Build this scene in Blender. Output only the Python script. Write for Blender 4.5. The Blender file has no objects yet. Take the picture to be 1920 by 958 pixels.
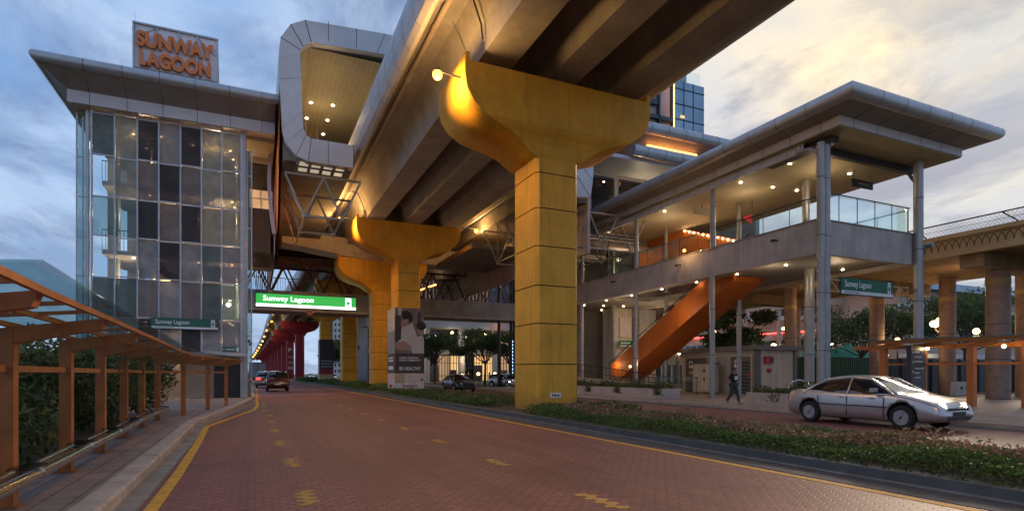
import bpy, bmesh, math, random
from mathutils import Vector, Matrix
R = math.radians
rnd = random.Random(7)
sc = bpy.context.scene
col = sc.collection

# ------------------------------------------------------------------ camera
F = 1067.0; YAW = math.atan(482 / F)
cd = bpy.data.cameras.new('camera'); cam = bpy.data.objects.new('camera', cd); col.objects.link(cam)
cam.location = (0, 0, 1.5); cam.rotation_euler = (R(90), 0, -YAW)
cd.sensor_width = 36; cd.lens = F / 1920 * 36; cd.shift_y = 221 / 1920; cd.clip_end = 3000; cd.clip_start = .05
sc.camera = cam

# ------------------------------------------------------------------ world
W = bpy.data.worlds.new('World'); sc.world = W; W.use_nodes = True
nt = W.node_tree; nt.nodes.clear()
def N(t, nt_=None, **k):
    n = (nt_ or nt).nodes.new(t)
    for a, b in k.items(): setattr(n, a, b)
    return n
def lk(a, b, nt_=None): (nt_ or nt).links.new(a, b)
def math_(op, a, b=None, c=None, nt_=None, clamp=False):
    n = N('ShaderNodeMath', nt_, operation=op, use_clamp=clamp)
    for i, v in enumerate((a, b, c)):
        if v is None: continue
        if isinstance(v, (int, float)): n.inputs[i].default_value = v
        else: lk(v, n.inputs[i], nt_)
    return n.outputs[0]
def mixc(f, a, b, nt_=None, mode='MIX'):
    n = N('ShaderNodeMix', nt_, data_type='RGBA', blend_type=mode)
    for i, v in ((0, f), (6, a), (7, b)):
        if isinstance(v, (int, float)): n.inputs[i].default_value = v
        elif isinstance(v, tuple): n.inputs[i].default_value = (*v, 1)[:4]
        else: lk(v, n.inputs[i], nt_)
    return n.outputs[2]
def ramp(f, stops, nt_=None):
    n = N('ShaderNodeValToRGB', nt_); e = n.color_ramp.elements
    while len(e) < len(stops): e.new(.5)
    for s, (p, c) in zip(e, stops): s.position = p; s.color = (*c, 1) if len(c) == 3 else c
    lk(f, n.inputs[0], nt_); return n.outputs[0]
SUN_EL, SUN_AZ = R(20), R(68)          # azimuth measured from +Y towards +X
sky = N('ShaderNodeTexSky', sky_type='NISHITA', sun_disc=False, sun_elevation=R(7), sun_rotation=SUN_AZ,
        air_density=1.2, dust_density=1.0, ozone_density=2.0)
tc = N('ShaderNodeTexCoord'); dirv = tc.outputs['Generated']
sep = N('ShaderNodeSeparateXYZ'); lk(dirv, sep.inputs[0])
zc = math_('ADD', math_('MAXIMUM', sep.outputs[2], 0.0), .16)
px = math_('DIVIDE', sep.outputs[0], zc); py = math_('DIVIDE', sep.outputs[1], zc)
comb = N('ShaderNodeCombineXYZ'); lk(px, comb.inputs[0]); lk(py, comb.inputs[1]); comb.inputs[2].default_value = 3.7
def noise(vec, scale, detail=6, rough=.55, dist=0, nt_=None):
    n = N('ShaderNodeTexNoise', nt_); n.inputs['Scale'].default_value = scale; n.inputs['Detail'].default_value = detail
    n.inputs['Roughness'].default_value = rough; n.inputs['Distortion'].default_value = dist
    if vec is not None: lk(vec, n.inputs['Vector'], nt_)
    return n.outputs['Fac']
mp = N('ShaderNodeMapping'); lk(comb.outputs[0], mp.inputs[0]); mp.inputs['Scale'].default_value = (1.0, .62, 1); mp.inputs['Rotation'].default_value = (0, 0, R(-30))
n1 = noise(mp.outputs[0], .85, 9, .58, .5)
n2 = noise(mp.outputs[0], 2.3, 8, .6, .3)
sdir = (math.sin(R(63)) * math.cos(R(27)), math.cos(R(63)) * math.cos(R(27)), math.sin(R(27)))
vd = N('ShaderNodeVectorMath', operation='DOT_PRODUCT'); lk(dirv, vd.inputs[0]); vd.inputs[1].default_value = sdir
dt = math_('MAXIMUM', vd.outputs['Value'], 0.0)
glow = math_('POWER', dt, 34.0); glow_w = math_('POWER', dt, 5.0)
n3 = noise(mp.outputs[0], 1.5, 8, .6, .8)
glow = math_('MULTIPLY', glow, ramp(n3, [(.36, (.25, .25, .25)), (.60, (1.3, 1.3, 1.3))]))
clear = mixc(.8, sky.outputs[0], (1.1, 2.15, 4.3))
clear = mixc(glow_w, clear, (2.9, 3.3, 3.7))
cl_lit = mixc(glow_w, (2.5, 3.3, 4.6), (3.9, 3.8, 3.8))
cl_lit = mixc(math_('MULTIPLY', glow, 1.0, clamp=True), cl_lit, (7.2, 5.6, 3.2))
cl_dark = mixc(glow_w, (.95, 1.4, 2.4), (1.45, 1.4, 1.8))
mask = ramp(n1, [(.38, (0, 0, 0)), (.56, (1, 1, 1))])
shade = ramp(n2, [(.42, (0, 0, 0)), (.58, (1, 1, 1))])
shade2 = math_('ADD', shade, math_('MULTIPLY', glow, .5), clamp=True)
clear = mixc(math_('MULTIPLY', glow, .7, clamp=True), clear, (5.0, 4.4, 3.4))
cloud = mixc(shade2, cl_dark, cl_lit)
skyc = mixc(mask, clear, cloud)
n4 = noise(mp.outputs[0], 1.9, 9, .55, .2)
low_r = math_('MULTIPLY', ramp(n4, [(.44, (0, 0, 0)), (.54, (1, 1, 1))]), ramp(sep.outputs[2], [(.0, (.9, .9, .9)), (.26, (.85, .85, .85)), (.40, (0, 0, 0))]))
skyc = mixc(math_('MULTIPLY', low_r, glow_w), skyc, (1.75, 1.7, 2.15))
lowz = math_('POWER', math_('SUBTRACT', 1.0, math_('MAXIMUM', sep.outputs[2], 0.0)), 5.0)
skyc = mixc(math_('MULTIPLY', lowz, .35), skyc, (3.4, 3.9, 4.5))
bg = N('ShaderNodeBackground'); lk(skyc, bg.inputs[0]); bg.inputs[1].default_value = .098
wo = N('ShaderNodeOutputWorld'); lk(bg.outputs[0], wo.inputs[0])
sl = bpy.data.lights.new('sun', 'SUN'); sl.energy = 1.25; sl.angle = R(12); sl.color = (1, .80, .58)
so = bpy.data.objects.new('sun', sl); col.objects.link(so)
so.rotation_euler = Vector((-math.sin(SUN_AZ) * math.cos(SUN_EL), -math.cos(SUN_AZ) * math.cos(SUN_EL), -math.sin(SUN_EL))).to_track_quat('-Z', 'Y').to_euler()
vs = sc.view_settings; vs.view_transform = 'Standard'; vs.look = 'None'; vs.gamma = 1; vs.exposure = 1.05
sc.cycles.max_bounces = 8; sc.cycles.diffuse_bounces = 4; sc.cycles.transparent_max_bounces = 24; sc.cycles.glossy_bounces = 4
sc.cycles.caustics_reflective = False; sc.cycles.caustics_refractive = False; sc.cycles.sample_clamp_indirect = 4
sc.cycles.use_denoising = True

# ------------------------------------------------------------------ materials
M = {}
def newmat(name):
    m = bpy.data.materials.new(name); m.use_nodes = True; t = m.node_tree; b = t.nodes['Principled BSDF']; M[name] = m
    return m, t, b
def mat(name, c, rough=.7, metal=0, ns=3.0, na=.18, bump=.0, bs=40, coat=0, streak=0, spec=.5):
    m, t, b = newmat(name)
    g = N('ShaderNodeNewGeometry', t); P_ = g.outputs['Position']
    f = noise(P_, ns, 6, .6, 0, t)
    lo = tuple(x * (1 - na) for x in c); hi = tuple(min(1, x * (1 + na)) for x in c)
    cc = ramp(f, [(.3, lo), (.7, hi)], t)
    if streak:
        mpp = N('ShaderNodeMapping', t); lk(P_, mpp.inputs[0], t); mpp.inputs['Scale'].default_value = (2.2, 2.2, .12)
        s = ramp(noise(mpp.outputs[0], 2.5, 5, .6, 0, t), [(.42, (1 - streak,) * 3), (.6, (1, 1, 1))], t)
        cc = mixc(1.0, cc, s, t, 'MULTIPLY')
    lk(cc, b.inputs['Base Color'], t)
    b.inputs['Roughness'].default_value = rough; b.inputs['Metallic'].default_value = metal
    b.inputs['Coat Weight'].default_value = coat; b.inputs['Specular IOR Level'].default_value = spec
    if bump:
        bn = N('ShaderNodeBump', t); bn.inputs['Strength'].default_value = bump; bn.inputs['Distance'].default_value = .02
        lk(noise(P_, bs, 4, .6, 0, t), bn.inputs['Height'], t); lk(bn.outputs[0], b.inputs['Normal'], t)
    return m
def dirty_base(name):
    t = M[name].node_tree; b = t.nodes['Principled BSDF']; src = b.inputs['Base Color'].links[0].from_socket
    g = N('ShaderNodeNewGeometry', t); sp = N('ShaderNodeSeparateXYZ', t); lk(g.outputs['Position'], sp.inputs[0], t)
    nz = noise(g.outputs['Position'], 2.2, 7, .7, .5, t)
    f = math_('SUBTRACT', math_('MULTIPLY', nz, 1.9, nt_=t), math_('MULTIPLY', sp.outputs[2], 1.1, nt_=t), nt_=t, clamp=True)
    mpp = N('ShaderNodeMapping', t); lk(g.outputs['Position'], mpp.inputs[0], t); mpp.inputs['Scale'].default_value = (3.5, 3.5, .10)
    dr = ramp(noise(mpp.outputs[0], 1.6, 6, .7, .4, t), [(.56, (0, 0, 0)), (.74, (.5, .5, .5))], t)
    c1 = mixc(math_('MULTIPLY', f, .6, nt_=t), src, (.10, .06, .025), t); c2 = mixc(dr, c1, (.16, .09, .03), t); lk(c2, b.inputs['Base Color'], t)
def emit(name, c, s):
    m, t, b = newmat(name); b.inputs['Base Color'].default_value = (*c, 1)
    b.inputs['Emission Color'].default_value = (*c, 1); b.inputs['Emission Strength'].default_value = s
    return m
def glass(name, tint=(.8, .9, .9), refl=.25, body=0.0, bodyc=(.2, .25, .25), dirt=.0):
    m, t, b = newmat(name); out = t.nodes['Material Output']
    tr = N('ShaderNodeBsdfTransparent', t); tr.inputs[0].default_value = (*tint, 1)
    gl = N('ShaderNodeBsdfGlossy', t); gl.inputs['Roughness'].default_value = .04; gl.inputs[0].default_value = (.9, .95, 1, 1)
    fr = N('ShaderNodeFresnel', t); fr.inputs[0].default_value = 1.3
    fac = math_('MULTIPLY_ADD', fr.outputs[0], .35, refl * .14, t, True)
    mx = N('ShaderNodeMixShader', t); lk(fac, mx.inputs[0], t); lk(tr.outputs[0], mx.inputs[1], t); lk(gl.outputs[0], mx.inputs[2], t)
    res = mx.outputs[0]
    if body:
        df = N('ShaderNodeBsdfDiffuse', t); g = N('ShaderNodeNewGeometry', t)
        f = noise(g.outputs['Position'], 1.3, 5, .6, .3, t)
        cc = ramp(f, [(.3, tuple(x * .75 for x in bodyc)), (.7, tuple(x * 1.2 for x in bodyc))], t); lk(cc, df.inputs[0], t)
        m2 = N('ShaderNodeMixShader', t); m2.inputs[0].default_value = body; lk(res, m2.inputs[1], t); lk(df.outputs[0], m2.inputs[2], t); res = m2.outputs[0]
    lk(res, out.inputs[0], t); return m

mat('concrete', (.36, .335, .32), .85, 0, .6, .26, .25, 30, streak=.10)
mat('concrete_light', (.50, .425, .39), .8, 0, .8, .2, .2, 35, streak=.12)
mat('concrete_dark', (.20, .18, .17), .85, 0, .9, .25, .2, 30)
mat('yellow_paint', (.76, .375, .025), .62, 0, .9, .14, .12, 60, streak=.07)
dirty_base('yellow_paint')
mat('groove', (.07, .045, .02), .9)
mat('red_paint', (.32, .03, .042), .6, 0, 1.0, .15, .1, 50, streak=.15)
mat('alu', (.42, .42, .44), .38, .55, 2.0, .08)
mat('alu_fascia', (.56, .53, .54), .5, .05, 1.2, .1)
mat('alu_ring', (.58, .56, .58), .55, .0, 1.0, .1)
mat('soffit', (.26, .235, .22), .6, .1, 1.5, .12)
mat('seam', (.05, .05, .055), .8)
mat('ceiling_panel', (.36, .295, .19), .65, 0, 2, .08)
mat('frame_metal', (.42, .43, .45), .4, .6, 3, .12)
mat('post_metal', (.34, .33, .33), .42, .5, 2, .12)
mat('steel', (.62, .60, .57), .18, 1.0, 3, .06)
mat('truss_white', (.36, .34, .33), .5, .1, 2, .1)
mat('relief_brown', (.17, .10, .06), .8)
mat('truss_red', (.13, .045, .035), .6, 0, 2, .1)
mat('dark_metal', (.045, .045, .05), .5, .3)
mat('orange_paint', (.56, .17, .035), .5, 0, 1.6, .14, .05, 80)
mat('orange_wall', (.50, .12, .010), .6, 0, 1.2, .12)
mat('timber_paint', (.44, .145, .04), .52, 0, 4.0, .2, .1, 60)
mat('kerb', (.46, .36, .30), .85, 0, 2.5, .22, .4, 25)
mat('kerb_dark', (.10, .095, .09), .8, 0, 2.5, .25, .3, 25)
mat('gutter', (.075, .07, .068), .8, 0, 2.5, .3, .3, 30)
mat('gutter_pale', (.26, .22, .19), .85, 0, 2.5, .3, .3, 30)
mat('line_yellow', (.66, .33, .035), .75, 0, 5, .2, .3, 60)
mat('line_faded', (.50, .26, .05), .8, 0, 9, .35, .3, 60)
mat('earth', (.09, .065, .045), .95, 0, 3, .3, .5, 20)
mat('grass_ground', (.045, .065, .018), .95, 0, 3, .35, .6, 20)
mat('asphalt', (.055, .052, .05), .85, 0, 4, .2, .3, 60)
mat('wall_cream', (.58, .50, .40), .8, 0, 1.5, .1, .1, 30, streak=.18)
mat('wall_beige', (.42, .36, .28), .8, 0, 1.5, .1)
mat('wall_pink', (.50, .36, .28), .85, 0, .5, .1)
mat('wall_white', (.62, .60, .57), .8, 0, .5, .08)
mat('wall_grey', (.30, .31, .33), .7, 0, .5, .12)
mat('door_grey', (.13, .135, .13), .5, .2, 3, .1)
mat('roof_tile', (.26, .075, .045), .8, 0, 3, .2)
mat('stone_viaduct', (.36, .24, .14), .85, 0, 1.0, .2, .2, 25, streak=.25)
mat('stone_trim', (.50, .34, .17), .8, 0, 1.0, .15)
mat('tile_column', (.34, .22, .17), .55, 0, 3.0, .22, .1, 30)
mat('sign_green', (.015, .13, .075), .4, 0, 3, .05)
mat('white_paint', (.78, .77, .74), .5, 0, 3, .04)
mat('black', (.015, .015, .017), .5)
mat('red_gloss', (.42, .02, .02), .35)
mat('pink_panel', (.62, .48, .46), .7)
mat('fence_green', (.012, .05, .028), .7, 0, 3, .2)
mat('tent_green', (.03, .28, .17), .7, 0, 4, .2)
mat('sign_letters', (.72, .20, .04), .45)
mat('sign_mesh', (.72, .68, .72), .6, .2, 4, .12)
mat('bark', (.09, .06, .04), .9, 0, 6, .25)
mat('rubber', (.02, .02, .02), .8)
mat('rim', (.5, .5, .52), .3, .8)
mat('skin', (.36, .19, .12), .6)
mat('cloth_black', (.015, .016, .02), .85)
mat('cloth_jean', (.045, .055, .065), .9)
mat('shoe', (.35, .33, .30), .8)
mat('hair', (.01, .008, .008), .6)
mat('tower_clad', (.46, .40, .39), .6, 0, .2, .15)
mat('mall_dark', (.05, .055, .065), .4, .1, 1, .2)
mat('plum', (.10, .05, .09), .6)
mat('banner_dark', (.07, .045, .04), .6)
mat('banner_tan', (.50, .36, .22), .6)
mat('banner_white', (.62, .56, .52), .6)
mat('banner_red', (.28, .02, .04), .6)
mat('banner_wall', (.40, .32, .27), .6, 0, 3, .2)
mat('poster_back', (.20, .15, .125), .6, 0, 2.5, .35)
mat('poster_skin', (.42, .24, .17), .6, 0, 4, .15)
mat('poster_shirt', (.56, .50, .46), .6, 0, 14, .35)
mat('poster_hair', (.02, .014, .012), .6)
mat('banner_night', (.03, .028, .03), .5, 0, 2, .5)
emit('bulb_sodium', (1, .40, .06), 2.6)
emit('bulb_warm', (1, .72, .38), 22)
emit('bulb_small', (1, .76, .45), 9)
emit('globe', (1, .62, .22), 5)
emit('shop_warm', (1, .62, .25), .42)
emit('shop_dim', (.8, .54, .32), .14)
emit('shop_cool', (.55, .8, 1), .8)
emit('neon_red', (1, .06, .05), 3)
emit('neon_orange', (1, .35, .08), 3)
emit('led_blue', (.25, .4, 1), 5)
emit('led_green', (.02, .24, .045), .9)
emit('led_white', (.9, 1, .95), 1.0)
mat('tail_off', (.28, .01, .012), .25)
emit('head_lamp', (1, .93, .72), 30)
emit('tail_lamp', (1, .03, .02), 2.5)
emit('sky_window', (.6, .55, .42), .28)
glass('glass_clear', (.93, .985, .975), .25)
glass('glass_roof', (.72, .88, .89), .4, .06, (.16, .24, .25))
glass('glass_teal', (.70, .82, .82), .3, .20, (.10, .17, .17))
glass('glass_screen_dark', (.42, .40, .39), .1, .74, (.085, .076, .074))
glass('glass_screen_brown', (.62, .56, .5), .1, .74, (.29, .24, .215))
glass('glass_screen_grey', (.70, .68, .66), .1, .70, (.38, .365, .355))
glass('glass_screen_olive', (.82, .80, .70), .1, .60, (.40, .395, .34))
glass('glass_screen_green', (.60, .66, .62), .1, .74, (.19, .225, .21))
glass('glass_dark', (.05, .06, .07), .5, .3, (.012, .014, .016))
glass('bracket_clear', (.55, .52, .48), .5)
mat('car_glass', (.015, .017, .02), .06, .0, 3, .1, coat=1)
mat('blue_glass', (.24, .33, .40), .18, .6, .12, .25)

def carpaint(name, c, metal=.6):
    m = mat(name, c, .32, metal, 2, .04, coat=.8); return m
carpaint('paint_silver', (.50, .46, .44)); carpaint('paint_maroon', (.07, .022, .016), .3); carpaint('paint_grey', (.25, .25, .26))
carpaint('paint_white', (.7, .7, .7), 0); carpaint('paint_black', (.03, .03, .035), .3)

def hexmat(name, c1, c2, cm, sx, sy, bump=.5):
    m, t, b = newmat(name)
    g = N('ShaderNodeNewGeometry', t)
    def vm(op, a, bb=None, out=0):
        n = N('ShaderNodeVectorMath', t, operation=op)
        for i, v in enumerate((a, bb)):
            if v is None: continue
            if isinstance(v, tuple): n.inputs[i].default_value = v
            else: lk(v, n.inputs[i], t)
        return n.outputs['Value'] if op in ('DOT_PRODUCT', 'LENGTH') else n.outputs[0]
    p = vm('MULTIPLY', g.outputs['Position'], (1 / sx, 1 / sy, 0))
    r = (1, 1.7320508, 1); h = (.5, .8660254, 0)
    def cell(q):
        return vm('SUBTRACT', vm('MULTIPLY', vm('FRACTION', vm('DIVIDE', q, r)), r), h)
    pz = vm('ADD', p, (400, 400 * 1.7320508, 0))
    a = cell(pz); c = cell(vm('SUBTRACT', pz, h))
    la = vm('LENGTH', vm('MULTIPLY', a, (1, 1, 0))); lc = vm('LENGTH', vm('MULTIPLY', c, (1, 1, 0)))
    sel = math_('LESS_THAN', la, lc, nt_=t)
    mixv = N('ShaderNodeMix', t, data_type='VECTOR'); lk(sel, mixv.inputs[0], t); lk(c, mixv.inputs[4], t); lk(a, mixv.inputs[5], t)
    gv = mixv.outputs[1]
    ab = vm('ABSOLUTE', gv)
    d1 = vm('DOT_PRODUCT', ab, (.5, .8660254, 0)); sp = N('ShaderNodeSeparateXYZ', t); lk(ab, sp.inputs[0], t)
    dist = math_('SUBTRACT', .5, math_('MAXIMUM', d1, sp.outputs[0], nt_=t), nt_=t)
    idv = vm('SUBTRACT', pz, gv)
    rv = N('ShaderNodeVectorMath', t, operation='SNAP'); lk(idv, rv.inputs[0], t); rv.inputs[1].default_value = (.25, .25, 1)
    wn = N('ShaderNodeTexWhiteNoise', t, noise_dimensions='2D'); lk(rv.outputs[0], wn.inputs['Vector'], t)
    base = mixc(wn.outputs['Value'], c1, c2, t)
    big = noise(g.outputs['Position'], .22, 7, .65, .4, t)
    base = mixc(1.0, base, ramp(big, [(.3, (.58, .56, .58)), (.52, (1, 1, 1)), (.72, (1.32, 1.24, 1.2))], t), t, 'MULTIPLY')
    fine = noise(g.outputs['Position'], 30, 4, .6, 0, t)
    base = mixc(1.0, base, ramp(fine, [(.3, (.85, .85, .85)), (.7, (1.12, 1.12, 1.12))], t), t, 'MULTIPLY')
    mp_ = N('ShaderNodeMapping', t); lk(g.outputs['Position'], mp_.inputs[0], t); mp_.inputs['Scale'].default_value = (1.6, .06, 1)
    tyre = ramp(noise(mp_.outputs[0], 1.0, 4, .6, 0, t), [(.40, (.78, .76, .76)), (.58, (1, 1, 1))], t)
    base = mixc(1.0, base, tyre, t, 'MULTIPLY')
    jf = ramp(dist, [(.025, (0, 0, 0)), (.07, (1, 1, 1))], t)
    cc = mixc(jf, cm, base, t)
    lk(cc, b.inputs['Base Color'], t)
    rr = math_('MULTIPLY_ADD', big, .35, .42, t); lk(rr, b.inputs['Roughness'], t)
    bn = N('ShaderNodeBump', t); bn.inputs['Strength'].default_value = bump; bn.inputs['Distance'].default_value = .006
    lk(math_('ADD', jf, math_('MULTIPLY', fine, .35, nt_=t), nt_=t), bn.inputs['Height'], t); lk(bn.outputs[0], b.inputs['Normal'], t)
    return m
HX, HY = .175, .125
hexmat('pavers_red', (.235, .080, .062), (.31, .110, .084), (.07, .028, .022), HX, HY)

def brickmat(name, c1, c2, cm, scale, w=.6, h=.3, rot=0):
    m, t, b = newmat(name)
    g = N('ShaderNodeNewGeometry', t); mpn = N('ShaderNodeMapping', t); lk(g.outputs['Position'], mpn.inputs[0], t); mpn.inputs['Rotation'].default_value = (0, 0, rot)
    br = N('ShaderNodeTexBrick', t); lk(mpn.outputs[0], br.inputs['Vector'], t)
    br.inputs['Color1'].default_value = (*c1, 1); br.inputs['Color2'].default_value = (*c2, 1); br.inputs['Mortar'].default_value = (*cm, 1)
    br.inputs['Scale'].default_value = scale; br.inputs['Brick Width'].default_value = w; br.inputs['Row Height'].default_value = h; br.inputs['Mortar Size'].default_value = .008
    f = noise(g.outputs['Position'], 1.2, 7, .65, 0, t)
    cc = mixc(1.0, br.outputs[0], ramp(f, [(.3, (.65, .65, .65)), (.65, (1.1, 1.1, 1.1))], t), t, 'MULTIPLY')
    lk(cc, b.inputs['Base Color'], t); b.inputs['Roughness'].default_value = .8
    bn = N('ShaderNodeBump', t); bn.inputs['Strength'].default_value = .4; bn.inputs['Distance'].default_value = .004
    lk(math_('SUBTRACT', 1.0, br.outputs['Fac'], nt_=t), bn.inputs['Height'], t); lk(bn.outputs[0], b.inputs['Normal'], t)
    return m
brickmat('sidewalk_slabs', (.29, .235, .22), (.36, .25, .225), (.07, .05, .045), 1.0, .6, .3, R(90))
brickmat('plaza_slabs', (.36, .25, .18), (.42, .30, .22), (.12, .09, .07), 1.0, .6, .6)
brickmat('curtain_wall', (.05, .08, .11), (.10, .14, .17), (.20, .21, .23), .5, .6, .5)

def leafmat(name, cols, tr=.35):
    m, t, b = newmat(name)
    g = N('ShaderNodeNewGeometry', t)
    st = [(i / max(1, len(cols) - 1), c) for i, c in enumerate(cols)]
    cc = ramp(g.outputs['Random Per Island'], st, t)
    f = noise(g.outputs['Position'], .8, 4, .6, 0, t)
    cc = mixc(1.0, cc, ramp(f, [(.3, (.7, .7, .7)), (.7, (1.25, 1.25, 1.25))], t), t, 'MULTIPLY')
    lk(cc, b.inputs['Base Color'], t); b.inputs['Roughness'].default_value = .55
    tl = N('ShaderNodeBsdfTranslucent', t); lk(cc, tl.inputs[0], t)
    mx = N('ShaderNodeMixShader', t); mx.inputs[0].default_value = tr
    lk(b.outputs[0], mx.inputs[1], t); lk(tl.outputs[0], mx.inputs[2], t); lk(mx.outputs[0], t.nodes['Material Output'].inputs[0], t)
leafmat('leaf_hedge', [(.04, .08, .015), (.08, .14, .025), (.13, .20, .04)])
leafmat('leaf_pink', [(.24, .10, .07), (.09, .12, .03), (.40, .19, .14), (.10, .13, .03), (.50, .31, .23), (.16, .13, .04)])
leafmat('leaf_shrub', [(.045, .075, .022), (.08, .115, .035), (.13, .16, .05), (.26, .20, .06)])
leafmat('leaf_tree', [(.025, .05, .015), (.05, .08, .02), (.08, .12, .03)])
leafmat('leaf_grassy', [(.06, .09, .02), (.12, .15, .04), (.16, .14, .06)])

# ------------------------------------------------------------------ geometry helpers
class MB:
    def __init__(s): s.v = []; s.f = []; s.m = []; s.sm = []
    def add(s, vs, fs, mi=0, smooth=False):
        o = len(s.v); s.v += [tuple(x) for x in vs]
        for f in fs: s.f.append(tuple(i + o for i in f)); s.m.append(mi); s.sm.append(smooth)
        return s
    def box(s, x0, x1, y0, y1, z0, z1, mi=0):
        return s.add([(x0, y0, z0), (x1, y0, z0), (x1, y1, z0), (x0, y1, z0), (x0, y0, z1), (x1, y0, z1), (x1, y1, z1), (x0, y1, z1)],
                     [(0, 3, 2, 1), (4, 5, 6, 7), (0, 1, 5, 4), (1, 2, 6, 5), (2, 3, 7, 6), (3, 0, 4, 7)], mi)
    def cyl(s, p, q, r, n=12, mi=0, r2=None, cap=True, smooth=True):
        p, q = Vector(p), Vector(q); d = (q - p).normalized(); r2 = r if r2 is None else r2
        a = d.orthogonal().normalized(); b = d.cross(a)
        vs = []; 
        for c, rr in ((p, r), (q, r2)):
            for i in range(n):
                t = 2 * math.pi * i / n; vs.append(c + (a * math.cos(t) + b * math.sin(t)) * rr)
        s.add(vs, [(i, (i + 1) % n, n + (i + 1) % n, n + i) for i in range(n)], mi, smooth)
        if cap: s.add(vs, [tuple(reversed(range(n))), tuple(range(n, 2 * n))], mi)
        return s
    def beam(s, p, q, w, h, mi=0, up=(0, 0, 1)):
        p, q = Vector(p), Vector(q); d = (q - p).normalized(); u = Vector(up)
        a = d.cross(u)
        if a.length < 1e-4: a = d.cross(Vector((0, 1, 0)))
        a.normalize(); b = a.cross(d).normalized()
        vs = [c + a * sx * w / 2 + b * sz * h / 2 for c in (p, q) for sx, sz in ((-1, -1), (1, -1), (1, 1), (-1, 1))]
        return s.add(vs, [(0, 1, 2, 3), (7, 6, 5, 4), (0, 4, 5, 1), (1, 5, 6, 2), (2, 6, 7, 3), (3, 7, 4, 0)], mi)
    def path(s, pts, r, n=10, mi=0):
        for a, b in zip(pts, pts[1:]): s.cyl(a, b, r, n, mi)
        return s
    def prism(s, poly, a0, a1, axis='y', mi=0):
        def P(u, v, w):
            return (u, w, v) if axis == 'y' else ((w, u, v) if axis == 'x' else (u, v, w))
        n = len(poly); vs = [P(u, v, a0) for u, v in poly] + [P(u, v, a1) for u, v in poly]
        return s.add(vs, [tuple(range(n)), tuple(reversed(range(n, 2 * n)))] + [(i, n + i, n + (i + 1) % n, (i + 1) % n) for i in range(n)], mi)
    def sphere(s, c, r, n=12, m=8, mi=0, sz=1):
        vs = [(c[0], c[1], c[2] + r * sz)]
        for j in range(1, m):
            a = math.pi * j / m
            for i in range(n):
                t = 2 * math.pi * i / n; vs.append((c[0] + r * math.sin(a) * math.cos(t), c[1] + r * math.sin(a) * math.sin(t), c[2] + r * sz * math.cos(a)))
        vs.append((c[0], c[1], c[2] - r * sz)); L = len(vs) - 1
        fs = [(0, 1 + i, 1 + (i + 1) % n) for i in range(n)]
        for j in range(m - 2):
            for i in range(n): a = 1 + j * n + i; b = 1 + j * n + (i + 1) % n; fs.append((a, a + n, b + n, b))
        fs += [(L, 1 + (m - 2) * n + (i + 1) % n, 1 + (m - 2) * n + i) for i in range(n)]
        return s.add(vs, fs, mi, True)
    def leaves(s, fn, n, size, mi=0, up=.3):
        for _ in range(n):
            c = Vector(fn()); sz = size * rnd.uniform(.6, 1.35)
            d = Vector((rnd.gauss(0, 1), rnd.gauss(0, 1), rnd.gauss(0, .7) + up)).normalized()
            a = d.orthogonal().normalized(); a.rotate(Matrix.Rotation(rnd.uniform(0, 6.28), 3, d)); b = d.cross(a)
            o = len(s.v)
            s.v += [tuple(c - a * sz), tuple(c + b * sz * .42 + d * sz * .1), tuple(c + a * sz), tuple(c - b * sz * .42 + d * sz * .1)]
            s.f.append((o, o + 1, o + 2, o + 3)); s.m.append(mi); s.sm.append(False)
        return s
    def build(s, name, mats, parent=None, bevel=0):
        if not isinstance(mats, (list, tuple)): mats = [mats]
        me = bpy.data.meshes.new(name)
        if parent is not None: L = Vector(parent['_loc'])
        else:
            xs = [v[0] for v in s.v]; ys = [v[1] for v in s.v]; zs = [v[2] for v in s.v]
            L = Vector(((min(xs) + max(xs)) / 2, (min(ys) + max(ys)) / 2, min(zs)))
        me.from_pydata([(v[0] - L.x, v[1] - L.y, v[2] - L.z) for v in s.v], [], s.f)
        for m in mats: me.materials.append(M[m])
        me.polygons.foreach_set('material_index', s.m); me.polygons.foreach_set('use_smooth', s.sm)
        me.update()
        o = bpy.data.objects.new(name, me); col.objects.link(o)
        if parent is not None: o.parent = parent
        else: o.location = L
        o['_loc'] = tuple(L)
        if bevel:
            bm = bmesh.new(); bm.from_mesh(me); bmesh.ops.remove_doubles(bm, verts=bm.verts, dist=1e-5)
            bmesh.ops.recalc_face_normals(bm, faces=bm.faces)
            es = [e for e in bm.edges if len(e.link_faces) == 2 and e.calc_face_angle(0) > .6]
            bmesh.ops.bevel(bm, geom=es, offset=bevel, segments=2, affect='EDGES'); bm.to_mesh(me); bm.free()
        return o
def fixn(o):
    bm = bmesh.new(); bm.from_mesh(o.data); bmesh.ops.remove_doubles(bm, verts=bm.verts, dist=1e-5); bmesh.ops.recalc_face_normals(bm, faces=bm.faces); bm.to_mesh(o.data); bm.free(); return o
def tag(o, label=None, cat=None, group=None, kind=None):
    if label: o['label'] = label
    if cat: o['category'] = cat
    if group: o['group'] = group
    if kind: o['kind'] = kind
    return o
def thing(name, label, cat, loc=(0, 0, 0), group=None):
    o = bpy.data.objects.new(name, None); col.objects.link(o); o.location = loc; o['_loc'] = tuple(loc); o.empty_display_size = .3
    return tag(o, label, cat, group)
def struct(name, mb, m): return tag(mb.build(name, m), kind='structure')
def copy_tree(o, parent=None):
    c = o.copy(); col.objects.link(c); c.parent = parent
    for ch in o.children: copy_tree(ch, c)
    return c
def point(name, loc, power, color, parent, r=.1):
    l = bpy.data.lights.new(name, 'POINT'); l.energy = power; l.color = color; l.shadow_soft_size = r
    o = bpy.data.objects.new(name, l); col.objects.link(o); L = Vector(parent['_loc']); o.parent = parent; o.location = Vector(loc) - L
    return o
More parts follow.
